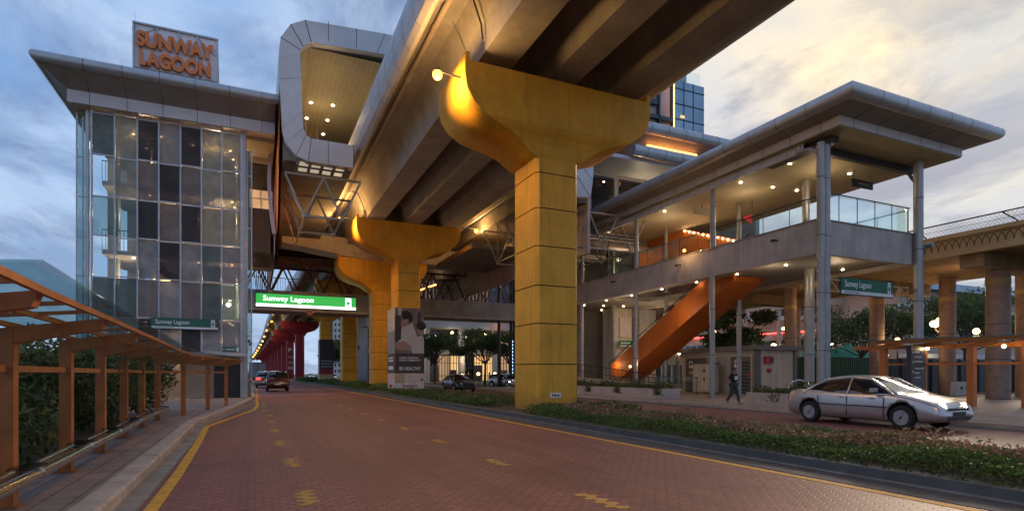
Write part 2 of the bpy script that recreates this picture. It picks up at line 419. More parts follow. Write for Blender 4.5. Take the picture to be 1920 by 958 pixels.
def text(body, w, h, origin, udir, m, parent, name='lettering', depth=.01, bold=.02, nrm=None):
    """text w metres wide and h high (cap height), lower left corner at origin, running along udir, upright"""
    cu = bpy.data.curves.new('t', 'FONT'); cu.body = body; cu.size = 1; cu.offset = bold; cu.extrude = .5; cu.space_line = .82
    ob = bpy.data.objects.new('t', cu); col.objects.link(ob)
    bpy.context.view_layer.update()
    me = bpy.data.meshes.new_from_object(ob.evaluated_get(bpy.context.evaluated_depsgraph_get()))
    bpy.data.objects.remove(ob)
    xs = [v.co.x for v in me.vertices]; ys = [v.co.y for v in me.vertices]
    x0, x1, y0, y1 = min(xs), max(xs), min(ys), max(ys)
    u = Vector(udir).normalized(); up = Vector((0, 0, 1)); n = u.cross(up).normalized() if nrm is None else Vector(nrm)
    L = Vector(parent['_loc']); O = Vector(origin)
    for v in me.vertices:
        c = v.co.copy()
        v.co = O - L + u * ((c.x - x0) / (x1 - x0) * w) + up * ((c.y - y0) / (y1 - y0) * h) + n * ((c.z + .5) * depth)
    me.materials.clear(); me.materials.append(M[m])
    for p in me.polygons: p.material_index = 0
    me.name = name
    o = bpy.data.objects.new(name, me); col.objects.link(o); o.parent = parent; o['_loc'] = parent['_loc']
    return o
def small_print(x0, x1, y, z, h, m, parent):
    q = MB(); x = x0
    while x < x1 - h: w = h * rnd.uniform(.6, 2.6); q.box(x, min(x + w, x1), y - .006, y, z, z + h); x += w + h * .5
    return q.build('small_print', m, parent)
def proj(px_, py_, z):
    D = F * (1.5 - z) / (py_ - 700.0); u = (px_ - 960) / F * D; s_, c_ = math.sin(YAW), math.cos(YAW)
    return (u * c_ + D * s_, -u * s_ + D * c_, z)

# ------------------------------------------------------------------ ground, roads
KERB = [(-1.42, -14), (-1.42, 8), (-1.46, 14), (-1.52, 19.2), (-1.36, 20.6), (-.85, 25), (-.5, 29), (-.2, 33), (-.1, 42), (-.1, 60), (-1.2, 130), (-3, 220), (-6, 400)]
struct('ground', MB().box(-900, 900, -200, 1600, -.6, -.05), 'grass_ground')
struct('road', MB().box(-7, 7.95, -14, 430, -.04, 0), 'pavers_red')
struct('road_opposite', MB().box(12.6, 18.5, -14, 430, -.04, 0), 'pavers_red')
def strip(pts, off0, off1, z0, z1, mb=None, mi=0):
    mb = mb or MB(); vs = []
    for i, (x, y) in enumerate(pts):
        vs += [(x + off0, y, z0), (x + off1, y, z0), (x + off1, y, z1), (x + off0, y, z1)]
    fs = []
    for i in range(len(pts) - 1):
        a = 4 * i; b = a + 4
        fs += [(a, b, b + 1, a + 1), (a + 1, b + 1, b + 2, a + 2), (a + 2, b + 2, b + 3, a + 3), (a + 3, b + 3, b, a)]
    n = 4 * (len(pts) - 1); fs += [(0, 1, 2, 3), (n + 3, n + 2, n + 1, n)]
    return mb.add(vs, fs, mi)
def dense(pts, step=1.0):
    out = []
    for (x0, y0), (x1, y1) in zip(pts, pts[1:]):
        k = max(1, int((y1 - y0) / step)) if y0 < 60 else 1
        for i in range(k): out.append((x0 + (x1 - x0) * i / k, y0 + (y1 - y0) * i / k))
    return out + [pts[-1]]
kb = MB(); kd = dense(KERB, .9)
for (x0, y0), (x1, y1) in zip(kd, kd[1:]):      # kerb stones with open joints
    dj = .012; j = rnd.uniform(-.006, .006)
    kb.add([(x0 - .28, y0 + dj, 0), (x0, y0 + dj, 0), (x1, y1 - dj, 0), (x1 - .28, y1 - dj, 0), (x0 - .27, y0 + dj, .15 + j), (x0 - .03, y0 + dj, .15 + j), (x1 - .03, y1 - dj, .15 + j), (x1 - .27, y1 - dj, .15 + j),
            (x0, y0 + dj, .12), (x1, y1 - dj, .12)],
           [(4, 5, 6, 7), (5, 8, 9, 6), (8, 1, 2, 9), (0, 4, 7, 3), (0, 1, 8, 5, 4), (3, 7, 6, 9, 2)])
struct('kerb', kb, 'kerb')
struct('gutter', strip(KERB, 0, .24, -.02, .006), 'gutter_pale')
YL = [(-1.04, -14), (-1.04, 9.5), (-1.12, 14), (-1.24, 18.1), (-1.05, 19.3), (-.05, 25.6), (.1, 29), (.12, 42), (.12, 60), (-1, 130)]
struct('yellow_line', strip(YL, -.07, .07, -.01, .010), 'line_yellow')
struct('yellow_line_right', MB().box(7.12, 7.26, -14, 300, -.01, .006), 'line_yellow')
struct('gutter_right', MB().box(7.34, 7.98, -14, 300, -.02, .008), 'gutter')
struct('kerb_right', MB().box(7.98, 8.28, -14, 300, -.02, .16), 'kerb_dark')
struct('kerb_trim', MB().box(7.93, 7.99, -14, 300, -.01, .028), 'gutter_pale')
struct('kerb_median_far', MB().box(12.38, 12.6, -14, 300, -.02, .14), 'kerb_dark')
struct('median_soil', MB().box(8.28, 12.38, -14, 300, -.02, .13), 'earth')
struct('kerb_far', MB().box(18.5, 18.74, -14, 300, -.02, .13), 'kerb')
struct('gutter_far', MB().box(17.9, 18.5, -14, 300, -.02, .006), 'gutter')
struct('pavement_right', MB().box(18.74, 36, 8.5, 90, -.04, .12), 'plaza_slabs')
struct('pavement_right_strip', MB().box(18.74, 20.6, -14, 8.5, -.04, .12), 'plaza_slabs')
struct('lawn', MB().box(20.6, 60, -14, 8.5, -.04, .10), 'grass_ground')
struct('plaza_asphalt', MB().box(36, 120, 8.5, 120, -.04, .06), 'asphalt')
sw = MB(); pts = [(x - .28, y) for x, y in dense(KERB, 2)]
for (x0, y0), (x1, y1) in zip(pts, pts[1:]):
    l0 = -3.05 if y0 < 21 else -11; l1 = -3.05 if y1 < 21 else -11
    if y0 >= 60: break
    sw.add([(x0, y0, .12), (x1, y1, .12), (l1, y1, .12), (l0, y0, .12)], [(0, 1, 2, 3)])
struct('sidewalk', sw, 'sidewalk_slabs')
struct('planting_soil', MB().box(-14, -3.05, -14, 21.8, -.04, .10), 'earth')
# lane dashes and lane marks laid in yellow pavers (whole hexagons of the paving grid)
def dash(cx, y0, y1, hw, mb):
    sx, sy = HX, HY; ry = 1.7320508 * sy
    for i in range(int((cx - 1) / (sx / 2)) - 4, int((cx + 1) / (sx / 2)) + 5):
        for j in range(int(y0 / (ry / 2)) - 2, int(y1 / (ry / 2)) + 3):
            if (i + j) % 2: continue
            x = i * sx / 2; y = j * ry / 2
            if abs(x - cx) < hw and y0 < y < y1:
                k = [(0, .577), (.5, .289), (.5, -.289), (0, -.577), (-.5, -.289), (-.5, .289)]
                n0 = len(mb.v); mb.v += [(x + a * sx * .97, y + b * sy * .97, .004) for a, b in k]
                mb.f.append(tuple(n0 + t for t in reversed(range(6)))); mb.m.append(0); mb.sm.append(False)
dm = MB()
for k in range(-1, 14):
    dash(.55 - k * .022, 6.85 + 2.97 * k, 7.75 + 2.97 * k, .085, dm)
for k in range(-1, 12):
    dash(3.76 - .01 * k, 5.3 + 3.2 * k, 6.1 + 3.2 * k, .085, dm)
struct('lane_marking', dm, 'line_faded')

# ------------------------------------------------------------------ the viaduct
CL = [(-26, 10.6), (0, 10.6), (40, 10.6), (80, 10.6), (100, 10.0), (115, 9.3), (130, 8.7), (145, 8.4), (160, 8.2), (185, 8.05), (207, 7.9), (255, 7.3), (305, 6.4), (370, 5.3), (435, 3.9), (520, 1.5)]
def cx(y):
    for (a, b), (c, d) in zip(CL, CL[1:]):
        if a <= y <= c: return b + (d - b) * (y - a) / (c - a)
    return CL[-1][1]
def sweep(prof, mb, mi=0, ys=None, closed=True):
    """prof: (dx, z) round the section; swept along the centre line"""
    ys = ys or [a for a, b in CL]; n = len(prof); vs = []
    for y in ys: vs += [(cx(y) + dx, y, z) for dx, z in prof]
    fs = []
    for i in range(len(ys) - 1):
        for j in range(n if closed else n - 1): fs.append((i * n + j, (i + 1) * n + j, (i + 1) * n + (j + 1) % n, i * n + (j + 1) % n))
    if closed: fs += [tuple(range(n)), tuple(reversed(range((len(ys) - 1) * n, len(ys) * n)))]
    return mb.add(vs, fs, mi)
via = thing('viaduct', 'elevated concrete rail viaduct running overhead on yellow and red piers', 'viaduct', (10.6, 0, 0))
for a, b in ((7.15, 8.42), (9.95, 11.08), (12.72, 13.98)):
    c = (a + b) / 2; d0, d1 = a - 10.6, b - 10.6
    g = MB(); sweep([(d0, 12.45), (d1, 12.45), (d1 + .12, 13.3), (d1 + .5, 14.22), (d0 - .5, 14.22), (d0 - .12, 13.3)], g)
    fixn(g.build('girder', 'concrete', via))
for y in (-6, 8.4, 19.65, 30.5, 42.4, 51.4):
    for a, b in ((7.15, 8.42), (9.95, 11.08), (12.72, 13.98)):
        g = MB(); g.add([(a - .62, y - .02, 14.21), (a - .13, y - .02, 13.3), (a - .006, y - .02, 12.444), (b + .006, y - .02, 12.444), (b + .13, y - .02, 13.3), (b + .62, y - .02, 14.21), (a - .62, y + .02, 14.21), (a - .13, y + .02, 13.3), (a - .006, y + .02, 12.444), (b + .006, y + .02, 12.444), (b + .13, y + .02, 13.3), (b + .62, y + .02, 14.21)], [(k, k + 1, k + 7, k + 6) for k in range(5)])
        g.build('segment_joint', 'seam', via)
for y in (17.6, 40.4): 
    g = MB(); g.path([(5.95, y, 14.1), (6.52, y + .1, 14.05), (6.9, y + .2, 13.2), (7.0, y + .3, 12.75)], .03, 8); g.build('conduit', 'dark_metal', via)
d = MB(); sweep([(-4.7, 14.2), (4.7, 14.2), (5.3, 13.95), (5.3, 14.5), (-5.3, 14.5), (-5.3, 13.95)], d); fixn(d.build('deck_slab', 'concrete', via))
for s in (-1, 1):
    p = MB(); prof = [(s * 5.32, 13.55), (s * 5.50, 13.72), (s * 5.60, 14.1), (s * 5.62, 14.6), (s * 5.52, 15.15), (s * 5.38, 15.42), (s * 5.18, 15.42), (s * 5.18, 13.55)]
    sweep(prof, p)
    yy = -24
    while yy < 60:
        c = cx(yy)
        vs = []
        for (dx, z) in prof[:6]:
            for q in (0, .025): vs.append((c + dx + s * .004, yy + q, z))
        p.add(vs, [(2 * i, 2 * i + 1, 2 * i + 3, 2 * i + 2) for i in range(5)], 1); yy += 1.55
    p.build('parapet', ['alu_ring', 'seam'], via)
pp = MB()
yy = -20.0
while yy < 58: pp.cyl((5.95, yy, 14.02), (5.95, yy + 3.96, 14.02), .10, 12); pp.cyl((5.95, yy + 3.9, 14.02), (5.95, yy + 4.06, 14.02), .125, 12); yy += 4
pp.build('drain_pipe', 'concrete_light', via)
def crossbeam(y0, y1, x0, x1, parent):
    m = MB(); m.prism([(x0, 12.98), (x0, 12.15), (x0 + 6.5, 11.3), (x1 - 6.5, 11.3), (x1, 12.3), (x1, 13.0)], y0, y1, 'y'); return fixn(m.build('crossbeam', 'concrete_light', parent))
PIER_COL = {}
def pier(cxp, y0, name, label, mtl, top=12.43, group=None, joints=True, simple=False):
    t = thing(name, label, 'pier', (cxp, y0 + 1, .1), group)
    m = MB(); hw = .9; dy = 2.0; cb = top - 2.55
    zs = [0.1] + [z for z in (1.85, 3.35, 4.75, 6.2, 7.6, 8.9) if z < cb - .3] + [cb]
    k = .13
    for z0, z1 in zip(zs, zs[1:]):
        poly = [(cxp - hw + k, y0), (cxp + hw - k, y0), (cxp + hw, y0 + k), (cxp + hw, y0 + dy - k), (cxp + hw - k, y0 + dy), (cxp - hw + k, y0 + dy), (cxp - hw, y0 + dy - k), (cxp - hw, y0 + k)]
        m.prism(poly, z0 + (.02 if joints and z0 > .2 else 0), z1 - (.02 if joints and z1 < cb - .1 else 0), 'z')
        if joints and z1 < cb - .1: m.prism([(cxp + (x - cxp) * .965, y0 + 1 + (y - y0 - 1) * .965) for x, y in poly], z1 - .021, z1 + .021, 'z', 1)
    fixn(m.build('shaft', [mtl, 'groove'], t))
    # hammerhead: half outline from the column outwards; each point also knows how far the head is spread in Y
    T = top
    half = [(.93, T - 2.62, 1.0), (1.22, T - 2.48, 1.06), (1.6, T - 2.2, 1.16), (2.1, T - 1.97, 1.3), (2.7, T - 1.82, 1.44), (3.3, T - 1.64, 1.56), (3.8, T - 1.32, 1.64), (4.1, T - .92, 1.68), (4.2, T - .48, 1.7), (4.2, T - .08, 1.7), (4.17, T + .28, 1.7), (4.03, T + .30, 1.7), (3.98, T + .02, 1.7)]
    half = [(a if a < 1 else .93 + (a - .93) * .89, b, 1 + (c - 1) * .75) for a, b, c in half]
    pr = half + [(-a, b, c) for a, b, c in reversed(half)]
    yc = y0 + 1.0; n = len(pr); vs = []
    for sgn in (-1, 1): vs += [(cxp + a, yc + sgn * c, b) for a, b, c in pr]
    mb = MB()
    # faces as strips from the top line down so the flare shades softly
    nh = len(half)
    for s0, flip in ((0, False), (n, True)):
        fr = []
        quads = [(i, i + 1, n - 2 - i, n - 1 - i) for i in range(nh - 4)]
        k4 = nh - 4; quads += [(k4, nh - 1, n - nh, n - 1 - k4), (k4, k4 + 1, k4 + 2, k4 + 3), (n - 1 - k4, n - 4 - k4, n - 3 - k4, n - 2 - k4)]
        for q in quads: fr.append(tuple(s0 + v for v in (q if not flip else reversed(q))))
        mb_f = fr
        for f in mb_f: pass
        if s0 == 0: F0 = fr
        else: F1 = fr
    edge = [(i, n + i, n + (i + 1) % n, (i + 1) % n) for i in range(n)]
    mb.add(vs, F0 + F1, 0, False); mb.add(vs, edge, 0, True)
    o = fixn(mb.build('pier_head', mtl, t))
    return t
via_y = {'a': 18.65, 'b': 41.4, 'c': 50.4, 'd': 70.2, 'e': 94.5}
p64 = pier(10.3, 18.65, 'yellow_pier', 'massive yellow hammerhead pier nearest the camera, P64 plate near its foot', 'yellow_paint', 12.08, group='yellow piers under the viaduct')
for xb in (7.78, 10.51, 13.35): MB().box(xb - .5, xb + .5, 18.7, 20.6, 12.10, 12.445).build('bearing_block', 'concrete_dark', via)
MB().box(7.2, 14.0, 19.2, 20.1, 12.10, 12.44).build('gap_shade_beam', 'concrete_dark', via)  # dark beam added to read as the shaded gap under the girders
pl = MB().box(9.98, 10.42, 18.625, 18.655, .60, .78).build('number_plate', 'white_paint', p64)
text('P64', .30, .11, (10.05, 18.62, .635), (1, 0, 0), 'black', pl, 'number')
p66 = pier(10.35, 41.4, 'yellow_pier', 'yellow hammerhead pier wrapped low down in the BE HEALTHY advertisement', 'yellow_paint', group='yellow piers under the viaduct')
p67 = pier(10.3, 50.4, 'yellow_pier', 'yellow hammerhead pier just behind and left of the one with the advertisement', 'yellow_paint', 11.35, group='yellow piers under the viaduct')
p68 = pier(10.4, 70.2, 'yellow_pier', 'plain yellow pier seen below the right end of the lit green sign', 'yellow_paint', group='yellow piers under the viaduct')
p69 = pier(10.35, 94.5, 'yellow_pier', 'narrow distant yellow pier wrapped in a dark banner', 'yellow_paint', group='yellow piers under the viaduct')
crossbeam(49.7, 52.0, 2.0, 23.5, via); crossbeam(57.2, 58.6, 2.0, 23.5, via)
ORD = ['first', 'second', 'third', 'fourth', 'fifth', 'sixth', 'seventh', 'eighth', 'ninth', 'tenth', 'eleventh', 'twelfth']
RY = [129, 156, 182, 208, 234, 262, 292, 325, 362, 405]
for i, y in enumerate(RY):
    t = pier(cx(y), y, 'red_pier', '%s dark red viaduct pier beyond the last yellow one' % ORD[i], 'red_paint', group='dark red piers down the road')
    if i == 1:
        text('P', .9, 1.0, (cx(y) - .5, y - .01, 7.0), (1, 0, 0), 'white_paint', t, 'lettering')
        for k in range(2): MB().box(cx(y) - .65, cx(y) + .65, y - .03, y - .005, 5.5 - 1.4 * k, 5.9 - 1.4 * k).build('text_bar', 'wall_pink', t)
        text('350', 1.2, .7, (cx(y) - .6, y - .01, 2.6), (1, 0, 0), 'white_paint', t, 'lettering')
# dark banner on the far yellow pier, tall advert on the second pier
t = thing('banner', 'dark advertising banner wrapped round the distant yellow pier', 'banner', (10.35, 95.5, .6))
MB().box(9.3, 11.4, 94.35, 96.65, 2.2, 6.9).build('banner_sheet', 'banner_night', t)
MB().box(9.29, 11.41, 94.34, 96.66, 1.4, 2.19).build('banner_foot', 'banner_red', t)
MB().box(9.29, 11.41, 94.34, 96.66, .5, 1.39).build('banner_base', 'banner_tan', t)
for k in range(3): MB().box(9.5, 11.2, 94.33, 94.345, 2.5 + .45 * k, 2.68 + .45 * k).build('text_line', 'wall_grey', t)

def advert():
    x0, x1, yf, yb = 9.27, 11.43, 41.22, 43.6
    t = thing('advertisement_panel', 'tall advert box around a pier showing two people, reading BE HEALTHY', 'advertisement', (10.35, 42.4, .25))
    z0, z1 = .32, 6.30
    def zz(f): return z1 - (z1 - z0) * f
    MB().box(x0, x1, yf, yb, z0, z1).build('panel_box', 'banner_wall', t)
    e = .012
    def flat(name, poly, m, lay=1):
        # poly in fractions of the front face (x from left, y from top)
        q = MB(); q.prism([(x0 + (x1 - x0) * a, zz(b)) for a, b in poly], yf - e * lay, yf - e * lay + .011, 'y'); fixn(q.build(name, m, t))
    def side(name, a0, a1, m, u0=0, u1=1):
        MB().box(x0 - e, x0 - .001, yf + (yb - yf) * u0, yf + (yb - yf) * u1, zz(a1), zz(a0)).build(name, m, t)
    flat('backdrop', [(0, 0), (1, 0), (1, .56), (0, .56)], 'poster_back')
    flat('curtain', [(.12, 0), (.22, 0), (.22, .5), (.12, .5)], 'poster_shirt', 2)
    flat('shelf', [(.78, .05), (.9, .05), (.9, .3), (.78, .3)], 'banner_dark', 2)
    def ell(cx_, cy_, a, b, n=20, rot=0):
        return [(cx_ + a * math.cos(2 * math.pi * i / n) * math.cos(rot) - b * math.sin(2 * math.pi * i / n) * math.sin(rot) * .36, cy_ + b * math.sin(2 * math.pi * i / n) * math.cos(rot) + a * math.cos(2 * math.pi * i / n) * math.sin(rot) * .36) for i in range(n)]
    flat('man_coat', [(.02, .10), (.20, .09), (.24, .25), (.22, .38), (.05, .42), (.0, .40)], 'banner_dark', 3)
    flat('man_shirt', [(.22, .24), (.38, .22), (.60, .18), (.72, .30), (.78, .38), (.66, .48), (.35, .50), (.2, .42)], 'poster_shirt', 4)
    flat('man_hair', ell(.42, .105, .20, .075, rot=.3), 'poster_hair', 5)
    flat('man_face', ell(.33, .175, .145, .062, rot=-.35), 'poster_skin', 6)
    flat('man_fringe', [(.22, .12), (.32, .075), (.50, .11), (.52, .16), (.44, .135), (.30, .145)], 'poster_hair', 7)
    flat('brow', [(.24, .158), (.30, .152), (.30, .157), (.24, .163)], 'poster_hair', 7)
    flat('mouth', [(.25, .203), (.33, .210), (.32, .216), (.27, .212)], 'banner_red', 7)
    flat('arm', [(.02, .43), (.30, .40), (.50, .455), (.46, .515), (.18, .52), (.02, .49)], 'poster_skin', 5)
    flat('child_shirt', [(.70, .36), (.92, .33), (1, .38), (1, .56), (.6, .56), (.52, .50)], 'poster_shirt', 6)
    flat('child_face', ell(.88, .27, .12, .055), 'poster_skin', 7)
    flat('child_hair', ell(.90, .215, .17, .052), 'poster_hair', 8)
    flat('hands', ell(.42, .49, .16, .03), 'poster_skin', 7)
    flat('text_band', [(0, .555), (1, .555), (1, .80), (0, .80)], 'banner_dark', 9)
    flat('tan_band', [(0, .80), (1, .80), (1, .915), (0, .915)], 'pink_panel', 9)
    flat('gold_block', [(0, .80), (.33, .80), (.33, .915), (0, .915)], 'banner_tan', 10)
    flat('white_band', [(0, .915), (1, .915), (1, 1), (0, 1)], 'banner_white', 9)
    Y = yf - .125; w = x1 - x0
    text('LIVING SUNWAY', w * .66, .14, (x0 + w * .14, Y, zz(.622)), (1, 0, 0), 'white_paint', t)
    text('LIVING COMMUNITY', w * .74, .14, (x0 + w * .14, Y, zz(.652)), (1, 0, 0), 'white_paint', t)
    text('BE HEALTHY', w * .74, .25, (x0 + w * .14, Y, zz(.762)), (1, 0, 0), 'white_paint', t)
    text('SUNWAY', w * .5, .21, (x0 + w * .26, Y, zz(.975)), (1, 0, 0), 'banner_red', t)
    MB().box(x1 - .26, x1 - .12, Y, Y + .01, zz(.89), zz(.865)).build('emblem', 'banner_dark', t)
    side('side_band', .555, .80, 'banner_dark'); side('side_tan', .80, .915, 'pink_panel'); side('side_white', .915, 1, 'banner_white')
    side('side_picture', .28, .555, 'wall_grey'); side('side_picture', 0, .28, 'banner_white')
    for k, (a, b) in enumerate(((.60, .62), (.635, .655), (.71, .755))):
        MB().box(x0 - .02, x0 - .013, yf + .5, yb - .35, zz(b), zz(a)).build('side_text', 'white_paint', t)
    MB().box(x0 - .02, x0 - .013, yf + .7, yb - .6, zz(.975), zz(.94)).build('side_text', 'banner_red', t)
advert()

# ------------------------------------------------------------------ sodium lamps on the viaduct
def sodium(x, y, z, wx, label, power=260, group='sodium lamps along the viaduct', rr=.17):
    t = thing('viaduct_lamp', label, 'lamp', (x, y, z), group)
    m = MB(); m.cyl((wx, y + .1, z + .12), (x, y, z + .14), .035, 8); m.build('bracket', 'dark_metal', t)
    h = MB(); h.cyl((x, y, z + .10), (x, y, z + .22), .16, 14, 0, .08); h.build('housing', 'dark_metal', t)
    b = MB(); b.sphere((x, y, z), rr, 12, 8); b.build('bulb', 'bulb_sodium', t)
    if power: point('light', (x, y, z - .18), power, (1, .55, .17), t, .4)
    return t
sodium(5.6, 18.5, 11.55, 6.6, 'glaring sodium lamp at the left tip of the nearest yellow pier head', 370)
sodium(5.5, 41.6, 12.4, 6.6, 'glaring sodium lamp left of the pier head above the advertisement', 420)
sodium(15.7, 41.5, 12.62, 14.2, 'sodium lamp right of the pier head above the advertisement', 320)
sodium(5.75, -4.0, 11.95, 6.9, 'sodium lamp on the viaduct girder over the camera position', 520)
for i, y in enumerate(RY):
    c = cx(y)
    sodium(c - 5.6, y - 2, 12.2, c - 4.2, 'sodium lamp on the left side of the %s dark red pier' % ORD[i], 120 if i < 3 else 0, 'small sodium lamps on the red piers', .2 + .03 * i)
sodium(13.5, 127, 9.9, 12.6, 'sodium lamp on the right side of the first dark red pier', 0, 'small sodium lamps on the red piers', .22)

# ------------------------------------------------------------------ canopy roof with rounded rim
def canopy(parent, rim, zr, r, box, bz0, bz1, pitch=1.55, sides=('f', 'l', 'r')):
    x0, x1, y0, y1 = rim; bx0, bx1, by0, by1 = box
    top = MB(); top.box(x0, x1, y0, y1, zr + r - .05, zr + r - .003); top.build('roof', 'alu', parent)
    tb = MB(); n = 16
    corners = [(x0, y1), (x0, y0), (x1, y0), (x1, y1)]
    out = [(-1, 0), (-1, -1), (1, -1), (1, 0)]
    vs = []
    for (a, b), (ox, oy) in zip(corners, out):
        for i in range(n):
            t = 2 * math.pi * i / n; c_, s_ = math.cos(t) * r, math.sin(t) * r
            vs.append((a + ox * c_, b + oy * c_, zr + s_))
    for k in range(3): tb.add(vs, [(k * n + i, (k + 1) * n + i, (k + 1) * n + (i + 1) % n, k * n + (i + 1) % n) for i in range(n)], 0, True)
    def ringx(x):
        v = []
        for q in (-.012, .012): v += [(x + q, y0 - math.cos(2 * math.pi * i / n) * (r + .006), zr + math.sin(2 * math.pi * i / n) * (r + .006)) for i in range(n)]
        tb.add(v, [(i, n + i, n + (i + 1) % n, (i + 1) % n) for i in range(n)], 1)
    def ringy(xx, y, sg):
        v = []
        for q in (-.012, .012): v += [(xx + sg * math.cos(2 * math.pi * i / n) * (r + .006), y + q, zr + math.sin(2 * math.pi * i / n) * (r + .006)) for i in range(n)]
        tb.add(v, [(i, n + i, n + (i + 1) % n, (i + 1) % n) for i in range(n)], 1)
    sf = MB()
    zt = zr - r + .02
    sf.add([(x0, y0, zt), (x1, y0, zt), (bx1, by0, bz1), (bx0, by0, bz1)], [(0, 1, 2, 3)])
    sf.add([(x0, y1, zt), (x0, y0, zt), (bx0, by0, bz1), (bx0, by1, bz1)], [(0, 1, 2, 3)])
    sf.add([(x1, y0, zt), (x1, y1, zt), (bx1, by1, bz1), (bx1, by0, bz1)], [(0, 1, 2, 3)])
    sf.add([(bx0, by0, bz1 + .003), (bx1, by0, bz1 + .003), (bx1, by1, bz1 + .003), (bx0, by1, bz1 + .003)], [(0, 1, 2, 3)])
    fa = MB(); fa.box(bx0, bx1, by0, by1, bz0, bz1)
    x = bx0 + .9
    while x < bx1 - .3:
        ringx(x); fa.box(x - .012, x + .012, by0 - .004, by0 + .02, bz0, bz1, 1)
        sf.beam((x, y0 + .02, zt - .002), (x, by0 - .01, bz1 - .004), .02, .008, 1); x += pitch
    y = by0 + .9
    while y < by1 - .3:
        for (xx, bx, sg) in ((x0, bx0, -1), (x1, bx1, 1)):
            ringy(xx, y, sg); fa.box(bx - .004 if sg < 0 else bx - .016, bx + .016 if sg < 0 else bx + .004, y - .012, y + .012, bz0, bz1, 1)
            sf.beam((xx - sg * .02, y, zt - .002), (bx + sg * .01, y, bz1 - .004), .02, .008, 1)
        y += pitch
    tb.build('rim_tube', ['alu', 'seam'], parent); sf.build('sloped_soffit', ['soffit', 'seam'], parent); fa.build('fascia', ['alu_fascia', 'seam'], parent)

def downlight(parent, p, m='bulb_small', r=.075):
    d = MB(); d.cyl((p[0], p[1], p[2] - .03), (p[0], p[1], p[2] + .01), r, 10, 0); d.build('downlight', m, parent)

# ------------------------------------------------------------------ station tower (left)
tw = thing('station_tower', 'glazed lift and stair tower with flared metal roof left of the road', 'building', (-4, 36, .1))
XS = [-7.42, -6.46, -5.49, -4.55, -3.57, -2.60, -1.64, -.69]; ZS = [14.55, 12.42, 10.40, 8.38, 6.36, 4.34, 2.62]
YF = 34.5
canopy(tw, (-9.15, 1.0, 33.0, 44.5), 16.15, .27, (-8.3, 1.0, 34.0, 43.8), 14.68, 15.28)
for lay in (0, 1):
    pass
fr = MB()
for x in XS + [-.6]: fr.box(x - .035, x + .035, YF - .06, YF + .08, .15 if x in (XS[0], XS[-1], -.6) else 2.6, 14.68)
for z in ZS:
    for i in range(7): 
        o_ = .04 if (i + ZS.index(z)) % 2 else -.03
        fr.box(XS[i] + .035, XS[i + 1] - .035, YF - .05, YF + .05, z + o_ - .03, z + o_ + .03)
fr.cyl((-7.6, YF + .05, .12), (-7.6, YF + .05, 14.6), .09, 10); fr.cyl((-.5, YF - .05, .12), (-.5, YF - .05, 14.6), .07, 10)
fr.build('glazing_frame', 'frame_metal', tw)
PAT = ['G O D Y D O O', 'C O B R B O O', 'T T D R D O O', 'C C Y D Y G Y', 'G G R Y R G T', 'T Y D Y D Y Y']
MP = dict(G='glass_screen_green', O='glass_screen_olive', D='glass_screen_dark', Y='glass_screen_grey', C='glass_clear', B='glass_screen_brown', R='glass_screen_brown', T='glass_teal')
MP['R'] = 'glass_screen_dark'; MP['R2'] = 'glass_screen_brown'
for r_, row in enumerate(PAT):
    for c_, ch in enumerate(row.split()):
        off = .03 if (r_ + c_) % 2 else -.02
        MB().box(XS[c_] + .04, XS[c_ + 1] - .04, YF + off, YF + off + .02, ZS[r_ + 1] + .04, ZS[r_] - .04).build('pane', 'glass_screen_brown' if ch == 'R' and r_ != 1 else MP[ch], tw)
# recessed glazed bay at the left, glazed return on the right
b = MB()
for z in (14.5, 12.4, 10.4, 8.4, 6.4, 4.4, 2.4): b.box(-8.15, -7.62, 35.0, 35.06, z - .03, z + .03)
for x in (-8.15, -7.9): b.box(x - .03, x + .03, 34.98, 35.08, .12, 14.6)
b.build('side_frame', 'frame_metal', tw)
MB().box(-8.1, -7.62, 35.02, 35.04, .2, 14.6).build('side_glass', 'glass_teal', tw)
b = MB()
for z in (12.5, 9.6, 6.6, 3.6): b.box(-.40, -.17, 34.98, 35.04, z - .03, z + .03)
for x in (-.40, -.17): b.box(x - .03, x + .03, 34.96, 35.06, .12, 13.9)
b.build('side_frame', 'frame_metal', tw); MB().box(-.38, -.19, 35.0, 35.02, .2, 13.9).build('side_glass', 'glass_teal', tw)
# shell and inner floors
s = MB(); s.box(-5.2, -.5, 41.3, 41.6, .1, 14.6); s.box(-5.2, -5.0, 39, 41.3, .1, 14.6); s.box(-8.1, -7.5, 41.3, 41.6, .1, 14.6); s.box(-7.1, -6.2, 41.3, 41.6, .1, 14.6); s.box(-5.9, -5.2, 41.3, 41.6, .1, 14.6); s.build('rear_wall', 'wall_beige', tw)
s = MB(); s.box(-8.1, 1.0, 34.9, 43.5, 14.5, 14.67); s.build('ceiling', 'ceiling_panel', tw)
for z in (11.6, 8.0, 4.6): MB().box(-7.3, -.6, 36.0, 41.3, z - .22, z).build('floor_slab', 'concrete_light', tw)
for z in (11.6, 8.0, 4.6):
    rl = MB(); rl.beam((-7.3, 36.02, z + 1.05), (-.6, 36.02, z + 1.05), .05, .05)
    x = -7.3
    while x < -.6: rl.box(x - .012, x + .012, 36.0, 36.03, z, z + 1.05); x += .16
    rl.build('railing', 'frame_metal', tw)
